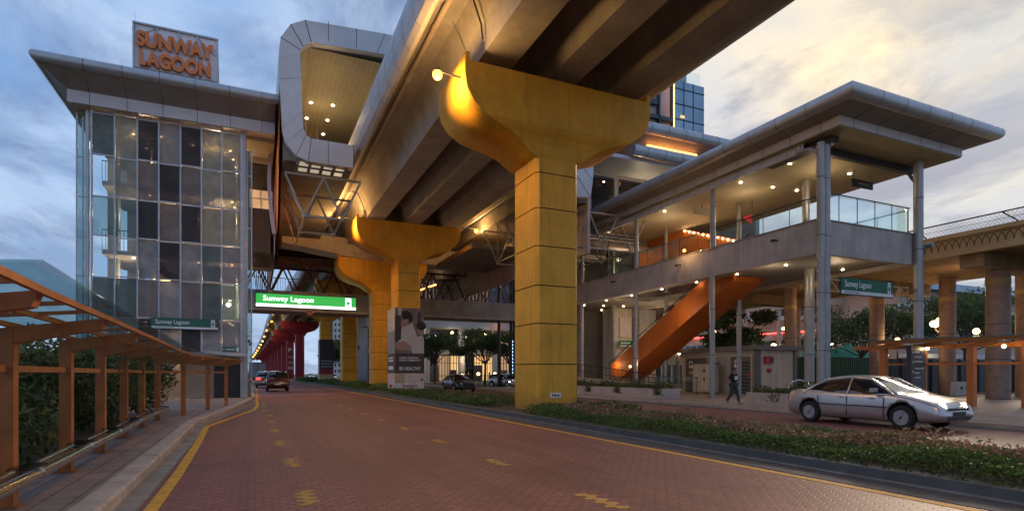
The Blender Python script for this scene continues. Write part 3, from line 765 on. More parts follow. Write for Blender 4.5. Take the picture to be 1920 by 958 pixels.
for (za, zb, fl) in ((.2, 4.6, 1), (4.6, 8.0, -1), (8.0, 11.6, 1)):
    st = MB(); xa, xb = (-5.6, -1.8) if fl > 0 else (-1.8, -5.6)
    st.beam((xa, 35.5, za), (xb, 35.5, zb), .12, .34); st.beam((xa, 35.5, za + .95), (xb, 35.5, zb + .95), .05, .05)
    for i in range(24):
        u = (i + .5) / 24; x = xa + (xb - xa) * u; z = za + (zb - za) * u; st.box(x - .012, x + .012, 35.49, 35.52, z, z + .95)
        st.box(x - .13, x + .13, 35.0, 35.95, z - .02, z + .03)
    st.build('stair_flight', 'concrete_light', tw)
for x in (-6.9, -5.2, -2.9, -.9): MB().cyl((x, 37.5, .1), (x, 37.5, 14.5), .14, 12).build('column', 'post_metal', tw)
MB().box(-5.0, -3.9, 37.6, 39.4, .1, 14.5).build('lift_shaft', 'wall_beige', tw)
# lift landing lights
for (x, y, z) in [(-6.0, 36.6, 14.48), (-5.7, 38.6, 14.48), (-4.7, 36.4, 14.48), (-4.3, 39, 14.48), (-3.2, 37, 14.48), (-1.3, 37.0, 14.48), (-1.2, 38.5, 14.48), (-1.1, 39.9, 14.48),
                  (-5.3, 37, 11.36), (-1.2, 36.5, 11.36), (-1.1, 37.6, 11.36), (-1.0, 38.8, 11.36), (-6, 36.6, 7.76), (-1.2, 36.6, 7.76), (-4.8, 36.6, 7.76), (-2.9, 36.6, 7.76), (-1.3, 36.4, 4.36), (-1.2, 37.5, 4.36), (-5.5, 37, 4.36)]:
    downlight(tw, (x, y, z), 'bulb_small', .06)
for (x, y, z, p) in [(x_, y_, z_, p_ * 1.7) for x_, y_, z_, p_ in [(-5.6, 37.2, 13.7, 38), (-2.0, 37.2, 13.7, 55), (-1.7, 37.2, 10.6, 60), (-3.4, 36.8, 10.4, 45), (-6.2, 37.5, 10.2, 14), (-1.6, 37, 7.0, 40), (-4.6, 37, 7.0, 28), (-6.3, 37, 6.6, 14), (-1.3, 36.4, 5.6, 35), (-3.6, 37, 3.6, 30), (-1.5, 37, 3.4, 22), (-6.2, 37, 3.6, 16)]]:
    point('light', (x, y, z), p, (1, .76, .46), tw, .15)
MB().sphere((-1.35, 35.6, 5.35), .11).build('wall_lamp', 'bulb_warm', tw)
# ground level entrance
e = MB(); e.box(-3.6, -.5, 36.4, 36.6, .12, 2.5); e.build('entrance_wall', 'wall_beige', tw)
e = MB(); e.box(-2.1, -.75, 36.3, 36.39, .12, 2.35); e.build('entrance_door', 'dark_metal', tw)
MB().box(-7.4, -.45, YF - 1.2, YF + .0, 2.42, 2.56).build('entrance_canopy', 'alu_fascia', tw)
g = MB()
for i in range(14): g.beam((-2.0 + i * .11, YF - 1.22, 2.22), (-1.93 + i * .11, YF - 1.22, 2.40), .03, .03)
g.build('canopy_grille', 'orange_paint', tw)
def station_sign(parent, x0, x1, y, z0, z1, green, white, letters, pictogram=True):
    MB().box(x0, x1, y, y + .12, z0, z1).build('sign_case', 'dark_metal', parent)
    h = z1 - z0; w = x1 - x0
    MB().box(x0 + .03, x1 - .03, y - .012, y - .001, z0 + .24 * h, z1 - .03).build('green_panel', green, parent)
    MB().box(x0 + .03, x1 - .03, y - .012, y - .001, z0 + .03, z0 + .235 * h).build('white_band', white, parent)
    text('Sunway Lagoon', w * .49, h * .50, (x0 + .07 * w, y - .014, z0 + h * .34), (1, 0, 0), letters, parent, bold=.012)
    px0 = x1 - .115 * w
    MB().box(px0, px0 + .062 * w, y - .020, y - .013, z0 + h * .80, z0 + h * .93).build('route_badge', letters, parent)
    pc = MB().box(px0, px0 + .062 * w, y - .020, y - .013, z0 + h * .18, z0 + h * .77).build('train_pictogram', letters, parent)
    MB().box(px0 + .014 * w, px0 + .048 * w, y - .026, y - .021, z0 + h * .42, z0 + h * .66).build('pictogram_window', green, pc)
    MB().box(px0 + .022 * w, px0 + .040 * w, y - .026, y - .021, z0 + h * .27, z0 + h * .34).build('pictogram_lamp', green, pc)
    small_print(x0 + .06 * w, x0 + .34 * w, y - .013, z0 + h * .11, h * .05, 'black', parent)
sg = thing('station_sign', 'unlit green Sunway Lagoon sign on the glass tower front', 'sign', (-3.3, 34.2, 3.8))
station_sign(sg, -4.87, -1.77, 34.16, 3.80, 4.38, 'sign_green', 'white_paint', 'white_paint')
sg = thing('direction_sign', 'small green direction sign with arrow near the tower foot', 'sign', (-1.1, 34.2, 2.7))
MB().box(-1.62, -.72, 34.2, 34.26, 2.68, 2.92).build('panel', 'sign_green', sg); small_print(-1.4, -1.0, 34.19, 2.77, .06, 'white_paint', sg); MB().box(-.92, -.78, 34.185, 34.195, 2.7, 2.9).build('badge', 'white_paint', sg)
a = MB(); a.beam((-1.57, 34.19, 2.8), (-1.45, 34.19, 2.8), .02, .02); a.prism([(-1.6, 2.8), (-1.53, 2.85), (-1.53, 2.75)], 34.18, 34.19, 'y'); a.build('arrow', 'white_paint', sg)
# rooftop sign
rs = thing('rooftop_sign', 'large SUNWAY LAGOON sign in orange letters standing on the tower roof', 'sign', (-3.6, 33.6, 16.4))
Y = 33.5; X0, X1, Z0, Z1 = -5.55, -1.78, 16.42, 19.02
MB().box(X0 + .05, X1 - .05, Y + .12, Y + .15, Z0, Z1 - .05).build('backing_panel', 'sign_mesh', rs)
f = MB()
for x in (X0, X0 + 1.02, X0 + 1.98, X1 - .98, X1 - .04): f.box(x, x + .07, Y + .04, Y + .11, Z0, Z1)
f.box(X0, X1 + .03, Y + .02, Y + .13, Z1 - .08, Z1); f.box(X0, X1, Y + .05, Y + .11, Z0 + .35, Z0 + .40)
f.beam((X0 + .1, Y + .08, Z1 - .1), (X0 + .45, Y + .08, Z0 + .4), .03, .03); f.beam((X0 + 1, Y + .08, Z1 - .15), (X0 + .25, Y + .08, Z1 - .6), .03, .03); f.beam((X1 - .9, Y + .08, Z1 - .15), (X1 - .1, Y + .08, Z1 - .9), .03, .03)
f.cyl((X0 + .12, Y + .1, Z1), (X0 + .12, Y + .1, Z1 + .45), .012, 6)
for x in (X0, X0 + 1.98, X1): f.beam((x, Y + .1, Z1 - .3), (x, Y + 1.3, Z0), .05, .05)
f.build('sign_frame', 'frame_metal', rs)
text('SUNWAY', 3.42, .78, (X0 + .18, Y - .12, Z0 + 1.36), (1, 0, 0), 'sign_letters', rs, depth=-.14, bold=.045)
text('LAGOON', 3.15, .78, (X0 + .30, Y - .12, Z0 + .42), (1, 0, 0), 'sign_letters', rs, depth=-.14, bold=.045)

# ------------------------------------------------------------------ elevated station over the viaduct
stn = thing('elevated_station', 'elevated station hall with rounded metal portal around the viaduct', 'building', (10, 45, 9))
PY = 31.5
outer = [(19.8, 12.9), (16.4, 12.56), (4.85, 12.56), (2.55, 12.58), (1.94, 12.78), (1.48, 13.34), (1.28, 14.09), (1.16, 16.6), (1.10, 17.62), (1.20, 18.74), (1.68, 19.52), (2.38, 19.92), (6.54, 20.22), (14.66, 20.22), (18.8, 19.92), (19.5, 19.5), (20.0, 18.7), (20.1, 16.6), (20.0, 14)]
inner = [(18.75, 14.2), (16.4, 13.8), (4.85, 13.80), (2.69, 13.80), (2.44, 13.94), (2.30, 14.27), (2.25, 15.1), (2.19, 16.85), (2.14, 18.1), (2.16, 18.3), (2.29, 18.52), (2.69, 18.82), (6.11, 19.06), (15.09, 19.06), (18.5, 18.8), (18.9, 18.5), (19.0, 18.1), (19.05, 16.6), (19.0, 15)]
n = len(outer)
rg = MB()
def ring(mb, y0, y1, mi=0):
    vs = [(x, y0, z) for x, z in outer] + [(x, y0, z) for x, z in inner] + [(x, y1, z) for x, z in outer] + [(x, y1, z) for x, z in inner]
    fs = []
    for i in range(n):
        j = (i + 1) % n
        if i == 1: continue
        fs += [(i, j, n + j, n + i), (2 * n + i, 3 * n + i, 3 * n + j, 2 * n + j), (i, 2 * n + i, 2 * n + j, j), (n + i, n + j, 3 * n + j, 3 * n + i)]
    mb.add(vs, fs, mi)
ring(rg, PY, PY + .5)
o_ = outer; i_ = inner
for k in range(n):
    (a, b_), (c_, d_) = o_[k], i_[k]
    rg.beam((a, PY - .004, b_), (c_, PY - .004, d_), .012, .035, 1, up=(0, 1, 0)) if False else rg.add([(a - .018, PY - .005, b_ - .012), (a + .018, PY - .005, b_ + .012), (c_ + .018, PY - .005, d_ + .012), (c_ - .018, PY - .005, d_ - .012)], [(0, 1, 2, 3)], 1)
rg.box(3.53, 3.56, PY - .005, PY, 12.6, 13.78, 1)
for x in (3.55, 5.0, 8, 9.5, 11, 12.5): rg.box(x - .015, x + .015, PY - .005, PY, 19.08, 20.15, 1)
fixn(rg.build('portal_ring', ['alu_ring', 'seam'], stn))
# hall roof and side walls behind the portal
hr = MB()
for (a, b_) in zip(range(8, 16), range(9, 17)):
    (x0, z0), (x1, z1) = inner[a], inner[b_] if b_ < n else inner[0]
    hr.add([(x0, PY + .45, z0), (x1, PY + .45, z1), (x1, 66, z1), (x0, 66, z0)], [(0, 1, 2, 3)])
hr.build('hall_ceiling', 'ceiling_panel', stn)
hj = MB(); x = 2.6
while x < 18.6: hj.box(x - .008, x + .008, PY + .6, 65, 18.79, 18.795); x += .3
MB().box(2.2, 19.0, PY + .52, 66, 18.80, 18.82).build('ceiling_lining', 'ceiling_panel', stn); hj.build('ceiling_joints', 'concrete_dark', stn)
ro = MB()
for k in range(7, 17):
    (x0, z0), (x1, z1) = outer[k], outer[k + 1]
    ro.add([(x0, PY + .48, z0), (x1, PY + .48, z1), (x1, 66, z1), (x0, 66, z0)], [(0, 1, 2, 3)])
ro.build('hall_roof', 'alu', stn)
w_ = MB(); w_.add([(1.17, PY + .5, 18.6), (1.17, 66, 18.6), (1.17, 66, 9.2), (1.17, 37.5, 9.2), (1.17, 34.5, 10.6), (1.17, PY + .6, 14.0)], [(0, 1, 2, 3, 4, 5)])
w_.add([(1.3, PY + .5, 18.6), (1.3, 66, 18.6), (1.3, 66, 9.2), (1.3, 37.5, 9.2), (1.3, 34.5, 10.6), (1.3, PY + .6, 14.0)], [(5, 4, 3, 2, 1, 0)])
w_.build('side_wall', 'orange_wall', stn)
w_ = MB()
vs = []
for k in range(9):
    a = k / 8; zc_ = 9.8 + 6.4 * a; xo = .95 - .28 * math.sin(a * math.pi) ; vs += [(xo, 36.6, zc_), (xo, 36.95, zc_), (xo + .2, 36.95, zc_), (xo + .2, 36.6, zc_)]
for k in range(8):
    for j in range(4): w_.add([vs[4 * k + j], vs[4 * k + (j + 1) % 4], vs[4 * k + 4 + (j + 1) % 4], vs[4 * k + 4 + j]], [(0, 1, 2, 3)])
w_.build('edge_trim', 'alu', stn)
MB().box(19.9, 20.1, PY + .5, 66, 9.4, 18.6).build('side_wall', 'concrete_light', stn)
# platforms each side and their soffits
for (x0, x1) in ((1.35, 4.9), (16.3, 19.9)):
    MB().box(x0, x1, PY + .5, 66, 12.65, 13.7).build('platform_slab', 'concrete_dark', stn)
sk = MB()
for i in range(4):
    for j in range(2): sk.box(2.15 + .62 * i, 2.6 + .62 * i, 31.95 + .9 * j, 32.45 + .9 * j, 12.62, 12.648)
sk.build('soffit_window', 'sky_window', stn)
c_ = MB()
for i in range(5): c_.box(1.98 + .62 * i, 2.1 + .62 * i, 31.8, 33.4, 12.45, 12.64)
c_.build('soffit_rib', 'concrete_dark', stn)
for pxy in [(583, 193), (624, 198), (575, 222), (614, 226), (606, 252)]: downlight(stn, proj(*pxy, 18.78), 'bulb_small', .09)
point('light', (4.0, 38.5, 16.6), 60, (1, .78, .42), stn, .3); point('light', (4.0, 34, 16.4), 34, (1, .78, .42), stn, .3); point('light', (9.0, 36, 16.9), 60, (1, .78, .42), stn, .3)
hg = MB(); hg.cyl((2.75, 36, 14), (2.75, 36, 16.6), .04, 6); hg.cyl((3.5, 37, 14), (3.5, 37, 17.0), .03, 6); hg.build('lamp_post', 'post_metal', stn)
# space truss hanging under the platforms
def truss(name, x0, x1, y, zt, zb, nb, r, m, parent, y2=None):
    t = MB(); dx = (x1 - x0) / nb; y2 = y2 or y
    t.cyl((x0, y, zt), (x1, y, zt), r, 8); t.cyl((x0 + dx / 2, y2, zb), (x1 - dx / 2, y2, zb), r, 8)
    for i in range(nb):
        t.cyl((x0 + dx * i, y, zt), (x0 + dx * (i + .5), y2, zb), r * .8, 8); t.cyl((x0 + dx * (i + .5), y2, zb), (x0 + dx * (i + 1), y, zt), r * .8, 8)
    for i in range(nb): t.sphere((x0 + dx * (i + .5), y2, zb), r * 1.9, 8, 6)
    return t.build(name, m, parent)
for k, y in enumerate((32.6, 36.4, 40.2)):
    if k < 2: truss('truss', 1.45, 5.4, y, 12.2, 10.0, 2, .075, 'truss_white', stn)
    truss('truss', 15.8, 25.0, y, 12.3, 9.9, 4, .07, 'truss_white', stn)
    if k < 2:
        for x in (1.45 + .99, 17.0, 20.5, 23.8):
            lt = MB(); lt.cyl((x, y, 10.0), (x, y + 3.8, 10.0), .06, 6); lt.cyl((x, y, 10.0), (x - .9, y + 1.9, 12.3), .05, 6); lt.cyl((x - .9, y + 1.9, 12.3), (x, y + 3.8, 10.0), .05, 6)
            lt.build('truss_link', 'truss_white', stn)
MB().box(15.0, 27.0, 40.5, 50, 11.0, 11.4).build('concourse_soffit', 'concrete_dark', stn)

# right wing of the station: two stacked rounded roofs, louvres and windows under them
wing = thing('station_wing', 'right wing of the station with stacked rounded roofs and louvred windows', 'building', (26, 37, 12))
r1 = MB(); r1.cyl((18.5, 33, 19.0), (37, 33, 19.0), .42, 16)
for i in range(12): r1.cyl((19.4 + 1.55 * i, 33, 19.0), (19.43 + 1.55 * i, 33, 19.0), .43, 16, 1)
r1.build('rim_tube', ['alu', 'seam'], wing)
MB().box(18.5, 37, 33, 48, 19.3, 19.42).build('roof', 'alu', wing)
s = MB(); s.add([(18.5, 33, 18.6), (37, 33, 18.6), (36, 35.8, 17.5), (18.5, 35.8, 17.5)], [(0, 1, 2, 3)]); s.build('sloped_soffit', 'soffit', wing)
r2 = MB(); r2.cyl((23.9, 32.6, 17.05), (36, 32.6, 17.05), .40, 16)
for i in range(7): r2.cyl((25 + 1.55 * i, 32.6, 17.05), (25.03 + 1.55 * i, 32.6, 17.05), .41, 16, 1)
r2.build('rim_tube', ['alu', 'seam'], wing)
MB().box(19.5, 36, 33.0, 36, 16.5, 16.75).build('lower_roof', 'alu_fascia', wing)
MB().box(26.0, 30.6, 33.6, 33.75, 18.00, 18.12).build('light_cove', 'neon_orange', wing)
s = MB(); s.box(18.5, 36, 37.5, 37.8, 11.4, 17.2); s.build('front_wall', 'wall_grey', wing)
for (x0, x1) in ((23.5, 25.7), (26.2, 29.0)):
    lv = MB()
    for k in range(22): lv.box(x0, x1, 37.3, 37.42, 13.0 + .17 * k, 13.06 + .17 * k)
    lv.build('louvre', 'black', wing); MB().box(x0, x1, 37.44, 37.49, 12.9, 16.8).build('window', 'glass_dark', wing)
MB().box(20.2, 23.2, 36.9, 36.95, 12.6, 16.2).build('window', 'blue_glass', wing)
s = MB()
for q in ((20.1, 20.22, 12.5, 16.3), (23.1, 23.24, 12.5, 16.3), (20.1, 23.24, 12.42, 12.6), (20.1, 23.24, 16.2, 16.32)): s.box(q[0], q[1], 36.84, 36.9, q[2], q[3])
s.build('window_frame', 'truss_white', wing)
for k in range(4): MB().box(18.5, 27, 36.2 + .01 * k, 36.5, 11.5 + .26 * k, 11.62 + .26 * k).build('cable_tray', 'frame_metal', wing)
MB().box(18.5, 30, 36.6, 37.4, 11.2, 11.45).build('ledge', 'concrete_light', wing)
for (x, y, z) in [(24.4, 36.9, 16.2), (27.2, 36.9, 16.0), (28.6, 36.8, 16.3), (29.1, 36.8, 16.1), (28.4, 36.8, 15.7)]: downlight(wing, (x, y, z), 'bulb_small', .07)
point('light', (27, 35.6, 14.8), 40, (1, .78, .45), wing, .2)
point('light', (28.3, 34.4, 17.6), 30, (1, .5, .15), wing, .2)
MB().box(24.6, 25.4, 37.2, 37.28, 13.2, 13.9).build('notice', 'banner_tan', wing)
MB().box(36, 36.4, 33, 48, 11, 19.3).build('side_wall', 'wall_grey', wing)
# link bay between tower and hall: dark recess with louvres and one lit window
lb = thing('link_bay', 'dark recess with louvres and a lit window between tower and station hall', 'building', (.4, 38, 2.5))
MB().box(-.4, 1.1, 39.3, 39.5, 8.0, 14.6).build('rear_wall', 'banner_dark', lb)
lv = MB()
for k in range(16): lv.box(-.3, 1.0, 38.9, 39.0, 13.05 + .1 * k, 13.10 + .1 * k)
lv.build('louvre', 'banner_dark', lb)
MB().box(-.3, 1.0, 38.95, 39.0, 11.75, 12.95).build('lit_window', 'shop_dim', lb)
fr_ = MB(); fr_.box(-.3, 1.0, 38.9, 38.94, 12.4, 12.46); fr_.box(.3, .36, 38.9, 38.94, 11.75, 12.95); fr_.build('window_bar', 'concrete_light', lb)
MB().box(-.3, .85, 37.0, 38.9, 8.7, 11.3).build('landing_parapet', 'banner_dark', lb); MB().box(-.42, 1.05, 38.7, 38.85, 14.45, 16.6).build('shade_panel', 'black', lb)  # black panel put in for the deep shade of the recess
fs_ = MB()
for k in range(8): fs_.beam((-.15 + .12 * k, 37.2, 8.7), (.1 + .1 * k, 44, 7.2), .05, .05)
fs_.build('hanging_rods', 'dark_metal', lb)

# ------------------------------------------------------------------ footbridge with the lit sign
fb = thing('footbridge', 'covered truss footbridge crossing above the road below the station', 'footbridge', (12, 56, 7))
MB().box(-1.2, 27, 55.2, 58.8, 7.15, 8.95).build('deck_beam', 'concrete', fb)
MB().box(-1.2, 27, 55.12, 55.2, 7.12, 7.32).build('edge_trim', 'concrete_light', fb)
for y in (55.35, 58.6):
    t = MB(); x = -1.0; i = 0
    while x < 26.5:
        z0, z1 = (8.95, 11.5) if i % 2 == 0 else (11.5, 8.95)
        t.cyl((x, y, z0), (x + 1.15, y, z1), .075, 8)
        x += 1.15; i += 1
    t.cyl((-1.2, y, 11.5), (27, y, 11.5), .10, 8); t.cyl((-1.2, y, 12.4), (27, y, 12.4), .06, 6)
    x = -1
    while x < 27: t.cyl((x, y, 11.5), (x, y, 12.4), .04, 6); x += 2.3
    t.build('side_truss', 'truss_red', fb)
rl = MB(); x = -1.0
while x < 26.8: rl.box(x, x + .03, 55.6, 55.63, 8.95, 10.1); x += .22
rl.box(-1, 27, 55.59, 55.64, 10.1, 10.16); rl.build('railing', 'dark_metal', fb)
MB().box(-1.2, 27, 55.3, 58.7, 12.45, 12.6).build('roof', 'glass_dark', fb)
for x in (23.6, 25.0, 25.4): MB().cyl((x, 55.6, .1), (x, 55.6, 12.5), .17, 12).build('post', 'dark_metal', fb)
for x in (13, 17.5, 21): downlight(fb, (x, 56.5, 11.7), 'bulb_small', .12)
ls = thing('station_sign', 'illuminated green Sunway Lagoon sign on the footbridge over the road', 'sign', (4.4, 55, 7.4))
station_sign(ls, .05, 8.7, 54.96, 7.42, 8.62, 'led_green', 'led_white', 'led_white')
hs = thing('height_limit_sign', 'round red ringed height limit sign hanging below the lit green sign', 'sign', (4.4, 55, 6.9))
MB().cyl((4.55, 54.9, 7.12), (4.55, 54.98, 7.12), .32, 24).build('ring', 'red_gloss', hs)
MB().cyl((4.55, 54.88, 7.12), (4.55, 54.899, 7.12), .23, 24).build('disc', 'banner_tan', hs); text('5.0', .32, .2, (4.39, 54.87, 7.02), (1, 0, 0), 'black', hs)

# ------------------------------------------------------------------ right entrance building
eb = thing('entrance_building', 'open two storey station entrance with flared roof right of the road', 'building', (27, 27, .12))
canopy(eb, (22.3, 32.7, 15.55, 46), 13.12, .33, (23.0, 32.0, 16.55, 46), 12.25, 12.64, 1.6)
MB().box(23.02, 31.98, 16.6, 46, 12.20, 12.245).build('ceiling', 'ceiling_panel', eb)
st_ = MB(); st_.box(23.28, 23.34, 18.6, 45, 11.80, 12.2)
y = 18.6
while y < 40: st_.cyl((23.27, y, 11.80), (23.27, y, 12.2), .045, 6); y += .22
st_.build('gutter_strip', 'alu_fascia', eb)
bm_ = MB(); bm_.box(23.8, 31.2, 18.35, 18.6, 11.85, 12.195); bm_.box(23.5, 24.1, 17.4, 21, 11.9, 12.195); bm_.build('ceiling_beam', 'dark_metal', eb)
m = MB(); m.box(23.5, 23.75, 17.95, 45, 7.0, 8.55); m.box(23.75, 30.55, 17.95, 18.2, 7.0, 8.55); m.box(30.55, 30.8, 17.95, 45, 7.0, 8.55); m.build('parapet_band', 'concrete_light', eb)
m = MB(); m.box(23.75, 30.55, 18.2, 26.8, 7.25, 7.5); m.box(28.9, 30.55, 26.8, 45, 7.25, 7.5); m.box(23.75, 25.4, 26.8, 45, 7.25, 7.5); m.box(25.4, 28.9, 37, 45, 7.25, 7.5); m.build('floor_slab', 'soffit', eb)
MB().box(23.45, 23.8, 17.9, 45, 8.55, 8.60).build('coping', 'concrete', eb); MB().box(23.8, 30.85, 17.9, 18.25, 8.55, 8.60).build('coping', 'concrete', eb)
def colm(x, y, z0, z1, r=.15, m_='post_metal', base=True):
    c = MB(); c.cyl((x, y, z0), (x, y, z1), r, 16)
    if base: c.box(x - r * 1.8, x + r * 1.8, y - r * 1.8, y + r * 1.8, z0, z0 + .05)
    z = z0 + 2.4
    while z < z1 - .5: c.cyl((x, y, z), (x, y, z + .03), r + .006, 16, 1); z += 2.6
    return c.build('column', [m_, 'seam'], eb)
colm(23.25, 17.65, .12, 11.9, .17); colm(23.7, 17.75, .12, 12.2, .2)
for y in (24.7, 31.8, 38.8): colm(23.6, y, .12, 7.05); colm(23.65, y, 8.5, 12.2)
for y in (26.8, 33.8, 40.5): colm(27.8, y, .12, 7.25); colm(27.8, y, 7.5, 12.2, .13)
colm(30.55, 17.75, .12, 12.2, .22); colm(30.9, 17.9, .12, 12.0, .08)
colm(27.8, 22.0, 7.5, 12.2, .2); colm(27.8, 21.8, .12, 7.25, .25, 'post_metal')
dp = MB(); dp.path([(31.6, 18.9, 12.2), (31.5, 18.6, 11.7), (30.9, 18.1, 11.3), (30.9, 17.9, 10.8)], .09, 8); dp.build('drain_pipe', 'post_metal', eb)
dp = MB(); dp.path([(23.3, 18.9, 11.9), (23.3, 18.2, 11.8), (23.25, 17.7, 11.5)], .12, 8); dp.build('drain_pipe', 'post_metal', eb)
lf = MB(); lf.cyl((31.0, 17.9, 7.95), (31.0, 17.3, 7.95), .14, 12); lf.build('security_lamp', 'post_metal', eb)
for (x, y) in ((23.4, 27.2), (23.4, 34.0), (23.4, 20.2)): 
    q = MB(); q.box(x - .25, x + .1, y - .04, y + .04, 8.02, 8.08); q.box(x - .3, x - .16, y - .07, y + .07, 7.95, 8.06); q.build('bracket', 'dark_metal', eb)
for p_ in [(1481, 307), (1545, 318), (1593, 326), (1389, 342), (1449, 351), (1494, 357), (1246, 396), (1141, 437), (1126, 455), (1160, 458)]: downlight(eb, proj(*p_, 12.19), 'bulb_warm', .07)
for p_ in [(1580, 505), (1474, 497), (1382, 514), (1306, 529), (1241, 542), (1184, 554), (1137, 563), (1095, 572)]: downlight(eb, proj(*p_, 7.24), 'bulb_warm', .065)
for p_ in [(1132, 573), (1128, 581), (1169, 574), (1163, 583), (1205, 576), (1157, 590), (1150, 597), (1126, 590)]: downlight(eb, proj(*p_, 7.24), 'bulb_warm', .07)
for (x, y, z, p) in [(27, 20.5, 11.0, 34), (26.5, 25, 11.0, 34), (26, 31, 10.8, 44), (26.5, 38, 10.6, 50), (25.2, 22, 6.4, 22), (24.3, 29, 5.4, 20), (26, 36, 5.6, 60), (30, 38, 5.2, 60), (27.5, 20, 6.6, 20)]:
    point('light', (x, y, z), p, (1, .76, .46), eb, .15)
# glass balustrades
def balustrade(name, p, q, z0, z1, step, parent, rail='dark_metal', gl='glass_clear'):
    p, q = Vector((*p, 0)), Vector((*q, 0)); L_ = (q - p).length; n_ = max(1, int(L_ / step)); d_ = (q - p) / n_
    fr_ = MB(); gl_ = MB()
    for i in range(n_):
        a = p + d_ * i; b_ = a + d_; e = d_.normalized() * .02
        gl_.beam((a.x + e.x, a.y + e.y, (z0 + z1) / 2), (b_.x - e.x, b_.y - e.y, (z0 + z1) / 2), .014, z1 - z0)
    for i in range(n_ + 1): a = p + d_ * i; fr_.beam((a.x, a.y, z0), (a.x, a.y, z1), .025, .025)
    n3 = d_.normalized().cross(Vector((0, 0, 1))) * .07
    fr_.cyl((p.x + n3.x, p.y + n3.y, z1 - .05), (q.x + n3.x, q.y + n3.y, z1 - .05), .03, 8)
    b_ = fr_.build(name, rail, parent); gl_.build('glass_panel', gl, b_); return b_
balustrade('balustrade', (23.7, 18.1), (23.7, 37), 8.6, 9.75, 1.5, eb)
balustrade('balustrade', (23.85, 18.15), (30.4, 18.15), 8.6, 9.95, 1.15, eb)
balustrade('balustrade', (30.6, 18.3), (30.6, 34), 8.6, 9.95, 1.5, eb)
# orange stair
PN = lambda y: 2.35 + (37.2 - y) * .515
for xs in (25.55, 27.75):
    m = MB(); m.prism([(37.6, 1.1), (37.6, 2.2), (37.2, 2.4), (25.0, PN(25.0)), (25.0, PN(25.0) - 1.65), (36.3, PN(36.3) - 1.65)], xs, xs + .12, 'x')
    fixn(m.build('stair_side', 'orange_wall', eb))
    m = MB()
    for k in range(9): y = 36.4 - 1.3 * k; m.box(xs - .006, xs + .004, y - .008, y + .008, PN(y) - 1.6, PN(y) - .05)
    m.build('panel_seam', 'groove', eb)
m = MB(); m.prism([(37.6, .3), (37.6, .9), (36.6, 1.2), (25.1, PN(25.1) - 1.2), (25.1, PN(25.1) - 1.64), (36.0, PN(36.0) - 1.64)], 25.68, 27.74, 'x'); fixn(m.build('stair_soffit', 'orange_wall', eb))
hr_ = MB()
for xs in (25.75, 27.65): hr_.cyl((xs, 38.2, 2.3), (xs, 24, PN(24) + .35), .035, 8)
for k in range(8):
    y = 37 - 1.8 * k; hr_.cyl((25.75, y, PN(y) - .1), (25.75, y, PN(y) + .42), .02, 6)
hr_.cyl((29.4, 40, 2.2), (29.4, 28, 8.2), .05, 8); hr_.build('handrail', 'dark_metal', eb)
m = MB(); m.prism([(38.5, 8.6), (38.5, 12.18), (33.2, 12.18), (27.2, 10.0), (25.4, 8.6)], 28.95, 29.1, 'x'); fixn(m.build('stair_hood', 'orange_wall', eb))
for k in range(13):
    u = k / 12; m = MB(); m.sphere((28.88, 33.0 - 5.6 * u, 12.0 - 2.05 * u), .05, 8, 6); m.build('rope_light', 'bulb_warm', eb)
# back rooms below and above
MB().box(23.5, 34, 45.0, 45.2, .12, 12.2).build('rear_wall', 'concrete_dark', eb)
for (x0, x1) in ((28.6, 30.4), (31.2, 33.0)): MB().box(x0, x1, 41.5, 43.4, .12, 7.2).build('lift_shaft', 'wall_cream', eb)
m = MB(); m.box(27.6, 33, 41.2, 41.35, 8.6, 12.1); m.build('rear_glazing', 'glass_screen_green', eb)
m = MB()
for x in (27.6, 28.9, 30.2, 31.5, 32.9): m.box(x - .04, x + .04, 41.1, 41.2, 8.6, 12.1)
m.box(27.6, 33, 41.1, 41.2, 10.9, 11.0); m.build('glazing_frame', 'dark_metal', eb)
MB().box(28.0, 28.02 + .5, 41.3, 41.34, 2, 2.1)
MB().box(29.0, 30.2, 41.36, 41.42, 4.7, 6.4).build('wall_panel', 'pink_panel', eb)
for (x0, x1, z0, z1) in ((28.7, 31.6, 3.95, 4.35), (29.9, 30.9, 2.6, 2.9)):
    q = MB().box(x0, x1, 41.0, 41.1, z0, z1).build('wayfinding_panel', 'sign_green', eb)
    MB().box(x0, x1, 40.98, 40.995, z0 - .1, z0 - .01).build('panel_edge', 'white_paint', q)
    small_print(x0 + .15, x0 + (x1 - x0) * .45, 40.985, z0 + (z1 - z0) * .35, (z1 - z0) * .25, 'white_paint', q)
    MB().box(x1 - .3, x1 - .12, 40.97, 40.99, z0 + .05, z1 - .05).build('badge', 'white_paint', q)
# ramp wall and low railings near the stair foot
m = MB(); m.prism([(44, .12), (44, 1.55), (30, .85), (27.5, .25), (27.5, .12)], 22.6, 22.75, 'x'); fixn(m.build('ramp_wall', 'wall_cream', eb))
m = MB()
for k in range(34):
    y = 27.6 + .48 * k; zb_ = max(.2, .25 + (y - 27.5) * .09); m.cyl((22.9, y, .12), (22.9, y, zb_ + 1.05), .018, 6)
m.cyl((22.9, 27.6, 1.3), (22.9, 44, 2.75), .03, 8); m.cyl((22.9, 27.6, .8), (22.9, 44, 2.25), .02, 8); m.build('ramp_railing', 'dark_metal', eb)
balustrade('balustrade', (24.4, 26.8), (24.4, 36), .2, 1.3, 1.3, eb)
for (x, y) in ((25.0, 31.2), (25.9, 36.8)): point('light', (x - .8, y, 2.2), 12, (1, .7, .35), eb, .1)
MB().sphere((24.3, 33.4, 2.0), .06).build('wall_lamp', 'bulb_warm', eb)
